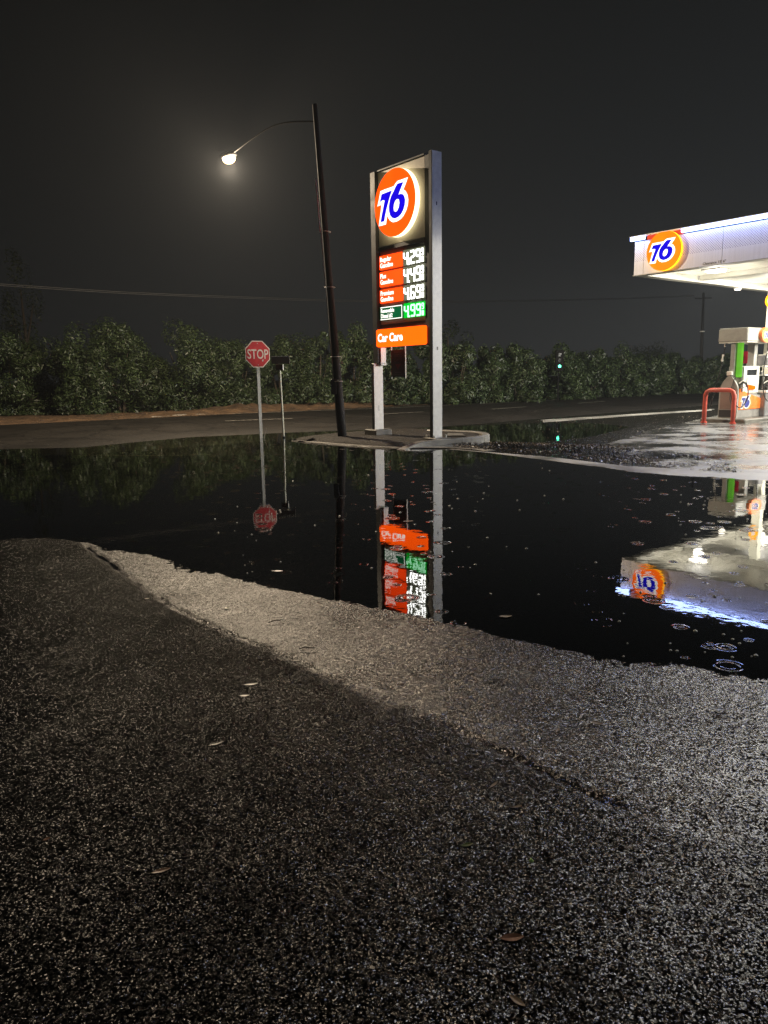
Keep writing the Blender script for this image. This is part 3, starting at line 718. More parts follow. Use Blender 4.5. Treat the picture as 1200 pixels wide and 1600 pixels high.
def blade(x0, x1, z0, z1, ang, y=0):
    mb = MB(); mt = Matrix.Rotation(math.radians(ang), 4, 'Z'); mb.box(x0, x1, y-.008, y+.008, z0, z1, 0, mt); o = mb.build('sign_blade', 'banner_dark', ss)
    e_ = MB().box(x1, x1+.012, y-.012, y+.012, z0-.005, z1+.005, 0, mt); e_.box(x0, x1, y-.01, y+.01, z1, z1+.008, 0, mt); e_.build('edge_trim', 'sign_white', o)
blade(-.26, .24, 2.16, 2.36, 8); blade(-.2, .09, 1.98, 2.14, -42, -.01)

rd = G(411, 684)
tw = tag(MB().tube([(rd[0]+.03, rd[1]-.05, -.1), (rd[0]+.06, rd[1]-.05, .1), (rd[0]+.13, rd[1]-.05, .28)], [.012, .009, .004], 5).build('reed_stem', 'pale_leaf'),
         'thin dry stem leaning out of the water at the stop sign post', 'stem')

# ------------------------------------------------------------------ wooden pole with the street lamp
pb = G(535, 681, .1)
up = thing('utility_pole', 'leaning dark wooden pole on the island with a street lamp arm', 'pole', (pb[0], pb[1], .02))
def pp(z): return (-.0575*z, .01*z, z)
pts = [pp(z) for z in (-.05, 1, 2.5, 4.5, 6.5, 8.5)]
MB().tube(pts, [.125, .118, .106, .09, .074, .06], 14).build('shaft', 'pole_wood', up, True)
cpts = [pp(z) for z in (5.0, 5.8, 6.6)]
MB().tube([(x-.11, y-.06, z) for x, y, z in [pp(.3), pp(2.5), pp(4.5), pp(5.4)]], .014, 6).build('conduit', 'lid_grey', up)
MB().tube([(x-.13, y-.06, z) for x, y, z in [pp(5.4), pp(6.0), pp(6.68)]], .02, 6).build('conduit', 'sign_white', up)
for z in (5.4, 4.0, 2.2, 1.55):
    x, y, _ = pp(z); rr_ = .14
    MB().tube([(x+rr_*math.cos(a), y+rr_*math.sin(a), z) for a in [2*PI*i/16 for i in range(17)]], .009, 5, False).build('band', 'galvanised', up)
MB().box(-.27, -.12, -.1, .05, 1.2, 1.62, .01).build('meter_box', 'black_plastic', up)
MB().box(-.1, -.04, -.155, -.14, 1.55, 1.59).build('reflector_tag', 'sign_white', up)
MB().box(.02, .08, -.155, -.14, 2.02, 2.07).build('reflector_tag', 'sign_white', up)
LP = onplane(360, 248, G(535, 681)-U*4.75, [0, 1, 0])       # the lamp hangs over the road from a long arm
lx, ly, lz = LP-np.array([pb[0], pb[1], .02])
tp = np.array(pp(8.1)); end = np.array([lx, ly, lz+.1])
mid_ = tp*.55+end*.45+np.array([0, 0, .32])
arm = smoothpath([tp, mid_, end], 8)
MB().tube(arm, .02, 8).build('lamp_arm', 'matt_black', up, True)
lamp = thing('street_lamp', 'bright warm street lamp head glowing high over the road', 'street lamp', LP, math.atan2(-U[1], -U[0]))
hd = MB()
prof = [(-.34, .05, .06), (-.2, .14, .09), (0, .22, .11), (.2, .23, .11), (.38, .14, .08), (.46, .02, .04)]
vs = []; fs = []; n = 12
for x, w, h in prof:
    for k in range(n): a = 2*PI*k/n; vs.append((x, w*math.cos(a), .09+h*max(-.35, math.sin(a))))
for i in range(len(prof)-1):
    for k in range(n): j = (k+1) % n; fs.append((i*n+k, i*n+j, (i+1)*n+j, (i+1)*n+k))
fs += [tuple(range(n-1, -1, -1)), tuple((len(prof)-1)*n+k for k in range(n))]
hd.add(vs, fs); hd.build('housing', 'lid_grey', lamp, True)
lv = []; lf = []; N1, N2 = 16, 6
for j in range(N2+1):
    t = j/N2*PI/2
    for k in range(N1): a = 2*PI*k/N1; lv.append((.1+.27*math.cos(t)*math.cos(a), .2*math.cos(t)*math.sin(a), .04-.17*math.sin(t)))
for j in range(N2):
    for k in range(N1): kk = (k+1) % N1; lf.append((j*N1+k, (j+1)*N1+k, (j+1)*N1+kk, j*N1+kk))
lm = MB(); lm.add(lv, lf); lm.build('lens', 'lamp_lens', lamp, True)
lamp_light('bulb', 'POINT', LAMP_P, (1, .8, .56), .1, lamp, (.1, 0, -.27))

# ------------------------------------------------------------------ canopy
C0 = vert(990, 431, G(980, 660)); CZ = C0[2]
cn = thing('station_canopy', 'white gas station canopy with a bright light strip and round orange emblem', 'canopy', (C0[0], C0[1], CZ), -ANG)
seams = [0.0, .35, 3.0, 5.65, 8.3, 10.95, 13.6, 16.25, 18.0]
for a, b_ in zip(seams[:-1], seams[1:]):
    MB().box(a+.004, b_-.004, 0, .04, .012, 1.06, .003).build('fascia_panel', 'fascia_sheet', cn)
vs_ = [0.045, 4, 8, 12, 16, 20, 24.0]
for a, b_ in zip(vs_[:-1], vs_[1:]):
    MB().box(0, .04, a+.003, b_-.003, .012, 1.06, .003).build('fascia_panel', 'fascia_sheet', cn)
MB().box(-.02, 18.02, -.03, .3, -.012, .008).build('bottom_trim', 'soffit_metal', cn)
MB().box(-.02, .3, .305, 24, -.012, .008).build('bottom_trim', 'soffit_metal', cn)
MB().box(.3, .33, .3, 24, .008, .2).build('inner_return', 'soffit_metal', cn)
MB().box(.33, 18, .3, .33, .008, .2).build('inner_return', 'soffit_metal', cn)
x = .34
while x < 17.6:                                                            # ceiling deck: long pans running with the fascia
    MB().box(x, x+.592, .335, 24, .2, .23).build('soffit_pan', 'soffit_metal', cn); x += .6
MB().box(.05, 18, .05, 24, 1.02, 1.06).build('roof_deck', 'lid_grey', cn)
for vb in (3.4, 9.5, 15.5):
    MB().box(.4, 17.8, vb, vb+.28, .03, .196, .01).build('ceiling_beam', 'soffit_metal', cn)
MB().box(-.06, .45, -.2, -.1, 1.075, 1.19, .01).build('light_strip', 'strip_light', cn)
MB().box(1.74, 18.0, -.2, -.1, 1.075, 1.19, .01).build('light_strip', 'strip_light', cn)
MB().box(-.08, 18.02, -.2, .1, 1.195, 1.215).build('strip_cover', 'sign_white', cn)
MB().box(.48, 1.72, -.06, .0, 1.065, 1.19, .005).build('emblem_backing', 'red_orange_top', cn)
MB().prism(circle(1.16, .62, .6, .6, 56), -.165, -.06).build('emblem_rim', 'rim_orange', cn)
MB().prism(circle(1.16, .62, .6, .6, 56), -.173, -.1655).build('emblem_disc', 'orange_pale', cn)
emblem(cn, 1.16, .61, .63, -.175)
text('lettering', 'Clearance 15\' 6"', .105, 'banner_dark', cn, (2.4, -.002, .045), 1.05, .012)
for vv_ in (2.36, 7.0, 12.4, 17.6):
    for uu_ in ((1.55, 5.6, 9.8, 14.0)):
        f_ = MB(); f_.box(uu_-.33, uu_+.33, vv_-.33, vv_+.33, .165, .198, .01); fo = f_.build('light_fitting', 'white_plastic', cn)
        MB().box(uu_-.25, uu_+.25, vv_-.25, vv_+.25, .10, .163, .02).build('lens', 'ceiling_light', fo)
        lamp_light('led_array', 'POINT', CANOPY_P, (1, .95, .82), .18, fo, (uu_, vv_, -.12), 172, .15)
f_ = MB().box(.02, .22, 6.6, 6.85, -.05, -.013, .01).build('light_fitting', 'white_plastic', cn)
MB().box(.04, .2, 6.62, 6.83, -.09, -.052, .01).build('lens', 'ceiling_light', f_)
GZ = .1
def CL(u, v, z=0): return np.array([C0[0], C0[1], 0])+UV(u, v, z)
cl = thing('canopy_column', 'square cream canopy column with a small round orange pump number disc', 'column', CL(2.95, 3.6, GZ-.05), -ANG)
MB().box(-.14, .14, -.14, .14, 0, CZ+.2-GZ, .01).build('shaft', 'column_cream', cl)
MB().box(-.2, .2, -.2, .2, .0, .12, .02).build('base', 'kerb_concrete', cl)
dn = MB().prism(circle(-.02, 4.0-GZ, .16, .21, 24), -.2, -.142).build('number_disc', 'rim_orange', cl)
MB().prism(circle(-.02, 4.0-GZ, .08, .11, 18), -.206, -.201).build('disc_centre', 'text_white', dn)
pi_ = thing('pump_island', 'low pale concrete island under the fuel pump', 'island', CL(0, 0, 0), -ANG)
MB().box(2.05, 3.55, 1.0, 7.5, .0, .17, .03).build('plinth', 'kerb_concrete', pi_)

# ------------------------------------------------------------------ fuel pump
IZ = .17
fp = thing('fuel_pump', 'fuel pump with grey valance, orange lower panel and black hoses', 'fuel pump', CL(2.42, 1.5, IZ), -ANG)
PW, PL = .62, 1.5
MB().box(0, PW, 0, PL, .0, .26, .01).build('skirt', 'pump_skirt', fp)
MB().box(.02, PW-.01, .03, PL, .26, .72, .01).build('lower_body', 'pump_grey', fp)
# end face with arch
arch = [(0.0, .0), (PW, .0), (PW, .78), (PW-.03, 1.0), (PW-.12, 1.18), (PW/2+.06, 1.34), (PW/2, 1.38), (PW/2-.06, 1.34), (.12, 1.18), (.03, 1.0), (0, .78)]
ar = MB().prism(arch, -.05, .03).build('end_cover', 'pump_grey', fp)
inr = [(.05, .28), (PW-.05, .28), (PW-.05, .8), (PW-.1, .95), (.1, .95), (.05, .8)]
MB().prism(inr, -.058, -.0505).build('inset_panel', 'pump_brown', ar)
MB().prism([(.03, .03), (PW-.03, .03), (PW-.03, .26), (.03, .26)], -.058, -.0505).build('kick_panel', 'black_plastic', ar)
# orange band on the fuelling side (+x), slanted top
def sideprism(poly, x0, x1, name, mat, parent):    # poly in (y,z)
    mb = MB(); n = len(poly); vs = [(x1, y, z) for y, z in poly]+[(x0, y, z) for y, z in poly]
    fs = [tuple(range(n)), tuple(range(2*n-1, n-1, -1))]+[(i, i+n, (i+1) % n+n, (i+1) % n) for i in range(n)]
    mb.add(vs, fs); return mb.build(name, mat, parent)
ob = sideprism([(.03, .27), (PL, .27), (PL, .6), (.6, .78), (.03, .95)], PW-.008, PW+.012, 'orange_band', 'pump_orange', fp)
eo = [(a*.42, b_*.42) for a, b_ in emb(OUTL)]; es = [(a*.42, b_*.42) for a, b_ in emb(SEV)]; ex = [(a*.42, b_*.42) for a, b_ in emb(SIX)]
sideprism([(.5+a*1.1, .5+b_*.95) for a, b_ in eo], PW+.0125, PW+.017, 'numeral_outline', 'white_plastic', ob)
sideprism([(.5+a*1.1, .5+b_*.95) for a, b_ in es], PW+.0172, PW+.021, 'numeral', 'pump_blue', ob)
sideprism([(.5+a*1.1, .5+b_*.95) for a, b_ in ex], PW+.0172, PW+.021, 'numeral', 'pump_blue', ob)
MB().box(.1, PW-.05, .28, 1.35, .72, 1.66, .02).build('display_cabinet', 'pump_grey', fp)
fc = sideprism([(.3, .8), (1.33, .8), (1.33, 1.64), (.3, 1.64)], PW-.05, PW-.02, 'display_frame', 'white_plastic', fp)
sideprism([(.5, 1.36), (1.15, 1.36), (1.15, 1.54), (.5, 1.54)], PW-.02, PW-.014, 'screen', 'screen_glass', fc)
sideprism([(.42, 1.08), (1.1, 1.0), (1.16, 1.22), (.5, 1.3)], PW-.02, PW+.03, 'keypad', 'white_plastic', fc)
sideprism([(.6, .9), (1.05, .9), (1.05, 1.05), (.6, 1.05)], PW-.02, PW+.02, 'grade_buttons', 'orange_pale', fc)
MB().box(.12, .3, .28, .55, .74, 1.6, .01).build('shadow_panel', 'black_plastic', fp)
# uprights and valance
MB().box(.27, .42, .0, .14, 1.34, 2.42, .01).build('upright', 'pump_grey', fp)
MB().box(.45, .6, .05, .2, 1.3, 2.42, .02).build('upright', 'green_tube', fp)
MB().box(.32, .56, .98, 1.2, 1.66, 2.42, .01).build('upright', 'pump_grey', fp)
MB().box(.22, .4, -.1, -.0, 1.36, 1.5, .02).build('junction_box', 'white_plastic', fp)
va = MB().box(-.12, .84, -.1, 2.0, 2.42, 2.83, .03).build('valance', 'pump_grey', fp)
MB().box(-.1, .82, -.08, 1.98, 2.39, 2.418).build('valance_light', 'white_plastic', va)
MB().box(-.1, .82, -.08, 1.98, 2.835, 2.85, .004).build('valance_cap', 'galvanised', va)
vd = sideprism([(1.0+.42*math.cos(2*PI*i/24), 2.63+.24*math.sin(2*PI*i/24)) for i in range(24)], .842, .95, 'emblem_disc', 'pump_orange', va)
sideprism([(1.0+a*.9, 2.63+b_*.5) for a, b_ in eo], .9505, .955, 'numeral_outline', 'white_plastic', vd)
sideprism([(1.0+a*.9, 2.63+b_*.5) for a, b_ in es], .9552, .96, 'numeral', 'pump_blue', vd)
sideprism([(1.0+a*.9, 2.63+b_*.5) for a, b_ in ex], .9552, .96, 'numeral', 'pump_blue', vd)
tp_ = MB(); tp_.box(.3, .63, .34, .42, 1.74, 2.12, .01); tpo = tp_.build('topper_sign', 'pump_red', fp)
MB().box(.36, .56, .334, .3395, 1.84, 1.95).build('topper_print', 'banner_red', tpo)
MB().box(.42, .5, .36, .4, 1.66, 1.74).build('topper_stand', 'black_plastic', fp)
def hose(pts, name='hose', r=.018):
    return MB().tube(smoothpath(pts, 6), r, 7).build(name, 'black_rubber', fp, True)
h1 = hose([(.1, -.02, 2.4), (.07, -.03, 2.1), (.04, -.05, 1.8), (-.0, -.1, 1.4), (-.12, -.1, 1.0), (-.3, -.12, .72), (-.42, -.12, .42), (-.36, -.12, .28), (-.22, -.12, .38), (-.2, -.1, .62), (-.1, -.08, .85)])
h2 = hose([(.9, 1.15, 2.4), (.92, 1.1, 2.1), (.9, 1.0, 1.7), (.92, .95, 1.2), (.95, 1.0, .75), (1.0, 1.2, .52), (1.02, 1.5, .55), (.9, 1.7, .9)])
h3 = hose([(.7, .12, 1.12), (.78, .2, 1.05), (.8, .25, .7), (.76, .1, .42), (.7, -.12, .36), (.62, -.2, .5)])
h4 = hose([(.5, -.07, 1.3), (.42, -.09, .95), (.4, -.1, .6), (.52, -.12, .42), (.62, -.14, .48)], r=.012)
def coupler(x, y, z, h, dx=0, r=.04):
    mb = MB(); mb.tube([(x, y, z), (x+dx, y, z+h*.3), (x+dx, y, z+h*.35), (x+dx*2, y, z+h)], [r, r, r*.6, r*.6], 8); mb.tube([(x+dx*2, y, z+h), (x+dx*3, y, z+h*1.35)], r*.95, 8)
    mb.build('hose_coupler', 'white_plastic', fp)
coupler(.03, -.06, 1.82, .16, .01); coupler(.08, -.02, 2.28, .08, .002, .03); coupler(.92, 1.1, 1.9, .16); coupler(.91, 1.15, 2.3, .08, 0, .03)
def nozzle(x, y, z, flip=1):
    mb = MB(); mb.tube([(x, y, z), (x+.06, y+.06*flip, z+.1), (x+.1, y+.18*flip, z+.08), (x+.1, y+.26*flip, z-.06)], [.022, .035, .03, .025], 8)
    mb.tube([(x+.02, y, z-.02), (x+.08, y+.1*flip, z-.08), (x+.1, y+.2*flip, z-.02)], .01, 6)
    mb.build('nozzle', 'black_plastic', fp)
    MB().tube([(x-.02, y-.04*flip, z+.06), (x+.06, y+.03*flip, z+.14), (x+.1, y+.12*flip, z+.12)], .02, 6).build('nozzle_guard', 'white_plastic', fp)
nozzle(.66, -.02, 1.05); nozzle(.72, 1.5, 1.02)
MB().box(.64, .7, .1, .16, .84, .98, .01).build('nozzle_holder', 'white_plastic', fp)
# squeegee and bin stand behind the pump
bs_ = thing('service_stand', 'grey windshield washing stand with towel box and bin beside the pump', 'service stand', CL(2.95, 3.1, IZ), -ANG)
MB().box(-.1, .26, -.12, .3, 0, .84, .02).build('bin', 'lid_grey', bs_)
MB().box(-.13, .29, -.15, .33, .78, .86, .01).build('rim', 'white_plastic', bs_)
MB().box(-.08, .24, -.1, .28, .862, .872).build('bin_opening', 'black_plastic', bs_)
MB().box(-.04, .2, .1, .3, .87, 1.34, .01).build('back_panel', 'banner_dark', bs_)
MB().box(-.1, .2, -.12, .12, 1.34, 1.37).build('shelf', 'white_plastic', bs_)
MB().tube([(-.1, -.1, 1.36), (-.1, .12, 1.44), (.0, .2, 1.52)], .018, 6).build('bracket', 'white_plastic', bs_)
MB().box(-.06, .05, -.08, .02, 1.38, 1.47, .01).build('squeegee_head', 'black_plastic', bs_)
MB().tube([(.1, -.05, .9), (.16, -.1, 1.3)], .012, 6).build('squeegee_handle', 'galvanised', bs_)
MB().box(-.1, .24, -.12, .2, 1.68, 1.99, .02).build('towel_box', 'lid_grey', bs_)
MB().box(-.12, .2, -.14, .1, 1.62, 1.665, .01).build('towel_tray', 'white_plastic', bs_)
MB().box(-.09, .24, -.11, .2, 1.995, 2.03, .01).build('towel_lid', 'white_plastic', bs_)
# hoop guard
hg = thing('hoop_guard', 'red steel hoop barrier in front of the fuel pump', 'barrier', CL(2.93, .52, .06), -ANG)
W2 = .47
MB().tube([(-W2, 0, 0), (-W2, 0, .5), (-W2, 0, .86), (-W2+.05, 0, .98), (-W2+.15, 0, 1.03), (0, 0, 1.03), (W2-.15, 0, 1.03), (W2-.05, 0, .98), (W2, 0, .86), (W2, 0, .5), (W2, 0, 0)], .068, 12).build('pipe', 'guard_red', hg, True)
for sgn in (-1, 1):
    MB().tube([(sgn*W2, 0, -.01), (sgn*W2, 0, .035)], .095, 12).build('foot', 'guard_red', hg)

# ------------------------------------------------------------------ hedge
def leaves(P, Nrm, size, asp):
    n = len(P); a = RS.normal(size=(n, 3)); a -= (a*Nrm).sum(1, keepdims=True)*Nrm; a /= np.linalg.norm(a, axis=1, keepdims=True)+1e-9
    b_ = np.cross(Nrm, a); s = size*(.6+.8*RS.rand(n, 1))
    tip = P+a*s; tail = P-a*s; l = P+b_*s*asp+Nrm*s*.12; r = P-b_*s*asp+Nrm*s*.12
    v_ = np.stack([tail, r, tip, l], 1).reshape(-1, 3); f = np.arange(4*n, dtype=np.int32).reshape(-1, 4)
    return v_, f
def fast_mesh(name, v_, f, mat, parent=None):
    me = bpy.data.meshes.new(name); me.vertices.add(len(v_)); me.vertices.foreach_set('co', v_.astype(np.float32).ravel())
    me.loops.add(f.size); me.loops.foreach_set('vertex_index', f.ravel().astype(np.int32))
    me.polygons.add(len(f)); me.polygons.foreach_set('loop_start', np.arange(0, f.size, f.shape[1], dtype=np.int32))
    me.polygons.foreach_set('loop_total', np.full(len(f), f.shape[1], dtype=np.int32))
    me.update(calc_edges=True); me.materials.append(M[mat])
    o = bpy.data.objects.new(name, me); COL.objects.link(o); o.parent = parent; return o
def crown(R, Dp, Hh, nleaf, size, low=.12, nclump=26):
    """leaf clumps spread through an upright dome, denser outside, with gaps between"""
    C = []; 
    while len(C) < nclump:
        p = RS.uniform(-1, 1, 3); 
        if np.hypot(p[0], p[1]) < 1 and (p[0]**2+p[1]**2+max(0, p[2])**2*.9) < 1.0 and (p[0]**2+p[1]**2+p[2]**2) > .22: C.append(p)
    C = np.array(C); cr_ = RS.uniform(.2, .42, nclump)
    k = RS.randint(0, nclump, nleaf); d = RS.normal(size=(nleaf, 3)); d /= np.linalg.norm(d, axis=1, keepdims=True)
    rad_ = cr_[k][:, None]*(.55+.5*RS.rand(nleaf, 1)**.5)
    P = C[k]+d*rad_
    spr = RS.rand(nleaf) < .05; P[spr] *= 1.1
    P = P*np.array([R, Dp, Hh*(1-low)/2])+np.array([0, 0, Hh*(low+(1-low)/2)])*1.0
    P[:, 2] = np.maximum(P[:, 2], .1)
    Nr = d+np.array([0, 0, .5])+RS.normal(size=(nleaf, 3))*.55; Nr /= np.linalg.norm(Nr, axis=1, keepdims=True)
    return leaves(P, Nr, size, .3)
hedge = [(28, 648, 512, 88), (150, 646, 522, 48), (205, 644, 512, 62), (315, 641, 510, 60), (385, 639, 530, 44), (458, 637, 521, 54), (512, 636, 530, 34), (568, 634, 526, 44),
         (628, 633, 540, 38), (676, 631, 541, 34), (730, 630, 536, 42), (778, 628, 544, 30), (828, 626, 543, 44), (893, 623, 545, 38), (943, 620, 548, 32), (988, 618, 549, 30),
         (1032, 616, 552, 30), (1074, 614, 555, 28), (1112, 612, 556, 26), (1150, 610, 557, 28), (1190, 608, 558, 28)]
hl = ['widest glossy shrub at the left end of the hedge', 'lower shrub between the two tall ones left of the stop sign', 'tall rounded shrub behind the straw coloured mound', 'tall shrub with shining leaves left of the stop sign',
      'small shrub right behind the stop sign', 'shrub behind the thin pale post', 'narrow shrub just left of the wooden pole', 'shrub between the wooden pole and the price sign', 'dim shrub seen between the price sign posts behind the banner',
      'shrub crossed by the right post of the price sign', 'full shrub just right of the price sign', 'narrow shrub second from the price sign', 'dark shrub left of the green signal light', 'grey green shrub right of the green signal light',
      'third shrub right of the green signal light', 'shrub midway between signal and far pole', 'dim shrub left of the short marker post', 'dim shrub left of the far thin pole', 'dim shrub right of the far thin pole',
      'far shrub behind the fuel pump hose', 'far shrub hidden behind the fuel pump']
for i, (px, by, ty, hw) in enumerate(hedge):
    g = G(px, by, .15); Yd = g[1]; z1 = vert(px, ty, g)[2]; R = hw/FPX*Yd*1.04
    x0, y0 = g[0]-V[1]*0, g[1]
    base = g+np.array([-U[0], -U[1], 0])*R*.6
    z1 = z1*.97
    b0 = thing('hedge_shrub', hl[i], 'shrub', (base[0], base[1], gz(base[0], base[1])-.05), RS.uniform(0, 6), 'oleander shrubs in a row along the far side of the road')
    nl = int(15000*min(1.5, (R/2.2)**1.5+.35)) if Yd < 52 else 8000
    sz = .09 if Yd < 40 else (.12 if Yd < 52 else .16)
    v_, f = crown(R, R*.9, z1, nl, sz, .0, 44)
    fast_mesh('crown', v_, f, 'leaf', b0)
    sb = MB()
    for k in range(6):
        a = 2*PI*k/6+RS.rand(); r_ = R*.45
        sb.tube([(math.cos(a)*.1, math.sin(a)*.1, 0), (math.cos(a)*r_*.5, math.sin(a)*r_*.5, z1*.35), (math.cos(a)*r_, math.sin(a)*r_, z1*.72)], [.05, .035, .012], 5)
    sb.build('stem', 'bark', b0)
# low scrub filling the foot of the hedge
def scrub():
    P = []
    for i in range(len(hedge)-1):
        a = G(hedge[i][0], hedge[i][1], .15); b_ = G(hedge[i+1][0], hedge[i+1][1], .15)
        n = 1300; t = RS.rand(n, 1); q = a+(b_-a)*t+(-U)*(RS.rand(n, 1)*3.2+.7); q[:, 2] = .1+RS.rand(n)**1.5*1.1; P.append(q)
    P = np.concatenate(P); N_ = RS.normal(size=P.shape)+[0, 0, .5]; N_ /= np.linalg.norm(N_, axis=1, keepdims=True)
    v_, f = leaves(P, N_, .12, .3); return fast_mesh('undergrowth', v_, f, 'leaf')
tag(scrub(), 'dark low undergrowth at the foot of the hedge', 'undergrowth', kind='stuff')
# dim trees behind
for (px, by, ty, hw, lab) in [(50, 640, 408, 36, 'tall dim weeping tree rising behind the left end of the hedge'), (700, 628, 505, 34, 'faint dark tree behind the hedge right of the price sign'), (1010, 612, 525, 34, 'faint dark tree behind the far hedge')]:
    g = G(px, by, .1); g = g*np.array([1, 1, 0])*1.32; z1 = vert(px, ty, g)[2]; R = hw/FPX*g[1]
    t_ = thing('background_tree', lab, 'tree', (g[0], g[1], .05))
    v_, f = crown(R, R, z1, 2200, .13, .25, 22); fast_mesh('crown', v_, f, 'leaf', t_)
    tb = MB().tube([(0, 0, 0), (.1, 0, z1*.4), (0, .1, z1*.8)], [.22, .16, .05], 8); tb.tube([(.1, 0, z1*.4), (R*.5, 0, z1*.7)], [.1, .03], 6); tb.tube([(.05, 0, z1*.35), (-R*.5, .2, z1*.65)], [.1, .03], 6)
    tb.build('trunk', 'bark', t_)

# ------------------------------------------------------------------ far pole and wires, markers, signal
fpb = G(1094, 610.5, .1)
fpo = thing('utility_pole', 'thin distant pole with a pale ring beside the fuel pump', 'pole', (fpb[0], fpb[1], .05))
zt = vert(1094, 459, fpb)[2]
MB().tube([(0, 0, 0), (-.1, 0, zt*.5), (-.2, 0, zt)], [.15, .13, .1], 10).build('shaft', 'pole_wood', fpo, True)
zr = vert(1095, 519, fpb)[2]
MB().tube([(-.12, 0, zr-.04), (-.12, 0, zr+.04)], .2, 12).build('ring', 'sign_white', fpo)
MB().box(-.9, .5, -.05, .05, zt-.5, zt-.38).build('cross_arm', 'pole_wood', fpo)
P0 = np.array([fpb[0], fpb[1], 0])
for k, off in enumerate((0, 2.6)):
    pts = [onplane(px, py+off*(1-px/2200), P0-U*1.2, U) for px, py in [(-420, 420), (-200, 431), (0, 443.5), (200, 456.5), (400, 464.5), (520, 468.5), (700, 470.5), (850, 468.5), (980, 465.5), (1085, 461.5)]]
    tag(MB().tube(smoothpath(pts, 4), .012, 5).build('power_line', 'wire'), ['upper thin power line sagging across the night sky', 'lower thin power line just under the other wire'][k], 'wire', 'power lines above the hedge')
mk = G(1052, 613.5, .1)
mp_ = thing('marker_post', 'short post with a dark diamond board before the far hedge', 'marker post', (mk[0], mk[1], .05))
hm = vert(1052, 580, mk)[2]
MB().tube([(0, 0, 0), (0, 0, hm)], .07, 6).build('post', 'post_pale', mp_)
MB().prism([(0, hm-.1), (.42, hm+.4), (0, hm+.9), (-.42, hm+.4)], -.1, -.075).build('board', 'banner_dark', mp_)
mk = G(1112, 611, .1); hm = vert(1110, 580, mk)[2]
tag(MB().tube([(0, 0, 0), (-.03, 0, hm*.5), (-.14, 0, hm)], [.08, .08, .06], 7).build('leaning_post', 'post_pale', None, True, (mk[0], mk[1], .05)), 'short pale leaning post between far pole and fuel pump', 'post')
ts = G(873, 626.3, .1)
tl = thing('traffic_signal', 'green traffic signal glowing through the hedge leaves', 'traffic light', (ts[0], ts[1], .1))
zs = vert(868, 575, ts)[2]
MB().tube([(0, .25, 0), (0, .25, zs+.8)], .05, 8).build('post', 'matt_black', tl)
MB().box(-.24, .24, .0, .22, zs-.28, zs+.95, .03).build('housing', 'matt_black', tl)
MB().prism(circle(0, zs, .08, .08, 16), -.02, -.0).build('lens', 'signal_green', tl)
for z in (zs+.34, zs+.68): MB().prism(circle(0, z, .1, .1, 16), -.02, -.0).build('dark_lens', 'screen_glass', tl)

# ------------------------------------------------------------------ litter, leaves, twigs
def scatter(polypx, n, size, seed, zoff=.006):
    rs = np.random.RandomState(seed); poly = pix(polypx); P = []
    lo = poly.min(0); hi = poly.max(0)
    while len(P) < n:
        q = lo+(hi-lo)*rs.rand(n*3, 2); k = inside(q[:, 0], q[:, 1], poly); w = fbm(q[:, 0]*2.2, q[:, 1]*2.2, 3, seed) > rs.uniform(-.35, .45, len(q))
        P += list(q[k & w])
    P = np.array(P[:n]); z = ground_h(P[:, 0], P[:, 1], False)+zoff; z = np.maximum(z, .003); Q = np.column_stack([P, z+rs.rand(n)*.012])
    N_ = rs.normal(size=(n, 3))*.35+[0, 0, 1]; N_ /= np.linalg.norm(N_, axis=1, keepdims=True)
    return leaves(Q, N_, size, .45)
v1, f1 = scatter([(690,694),(760,690),(860,694),(1000,700),(1010,726),(960,726),(850,712),(740,704)], 2600, .028, 3)
v2, f2 = scatter([(960,705),(1060,712),(1150,724),(1150,740),(1040,733),(990,724)], 900, .024, 5)
v3, f3 = scatter([(830,657),(1000,650),(1100,652),(980,690),(860,690)], 260, .024, 6)
v4, f4 = scatter([(470,688),(560,690),(640,694),(700,690),(750,684),(700,676),(600,677),(540,679)], 700, .022, 8, .09)
vv_ = np.concatenate([v1, v2, v3, v4]); ff_ = np.arange(len(vv_)).reshape(-1, 4)
tag(fast_mesh('leaf_litter', vv_, ff_, 'litter'), 'scattered wet leaf litter washed up along the far puddle edge', 'leaf litter', kind='stuff')
# pale specks added on the water in place of splash drops and ripple glints
def specks():
    rs = np.random.RandomState(5); pts = []
    def reg(n, x0, x1, y0, y1):
        for _ in range(n): pts.append(G(rs.uniform(x0, x1), rs.uniform(y0, y1), .003))
    reg(34, 1060, 1200, 765, 860); reg(20, 330, 440, 790, 900); reg(26, 960, 1200, 900, 1030); reg(30, 350, 1000, 740, 930); reg(12, 680, 900, 720, 800)
    mb = MB()
    for p in pts:
        r = rs.uniform(.006, .014)*(1 if p[1] < 9 else 1.3); n = 6
        mb.add([(p[0]+r*math.cos(2*PI*k/n), p[1]+r*math.sin(2*PI*k/n), .003) for k in range(n)]+[(p[0], p[1], .003+r*.8)], [(k, (k+1) % n, n) for k in range(n)])
    return mb
tag(specks().build('glint_specks', 'white_plastic', None, True), 'tiny pale specks standing in for rain glints on the puddle', 'glint', kind='stuff')
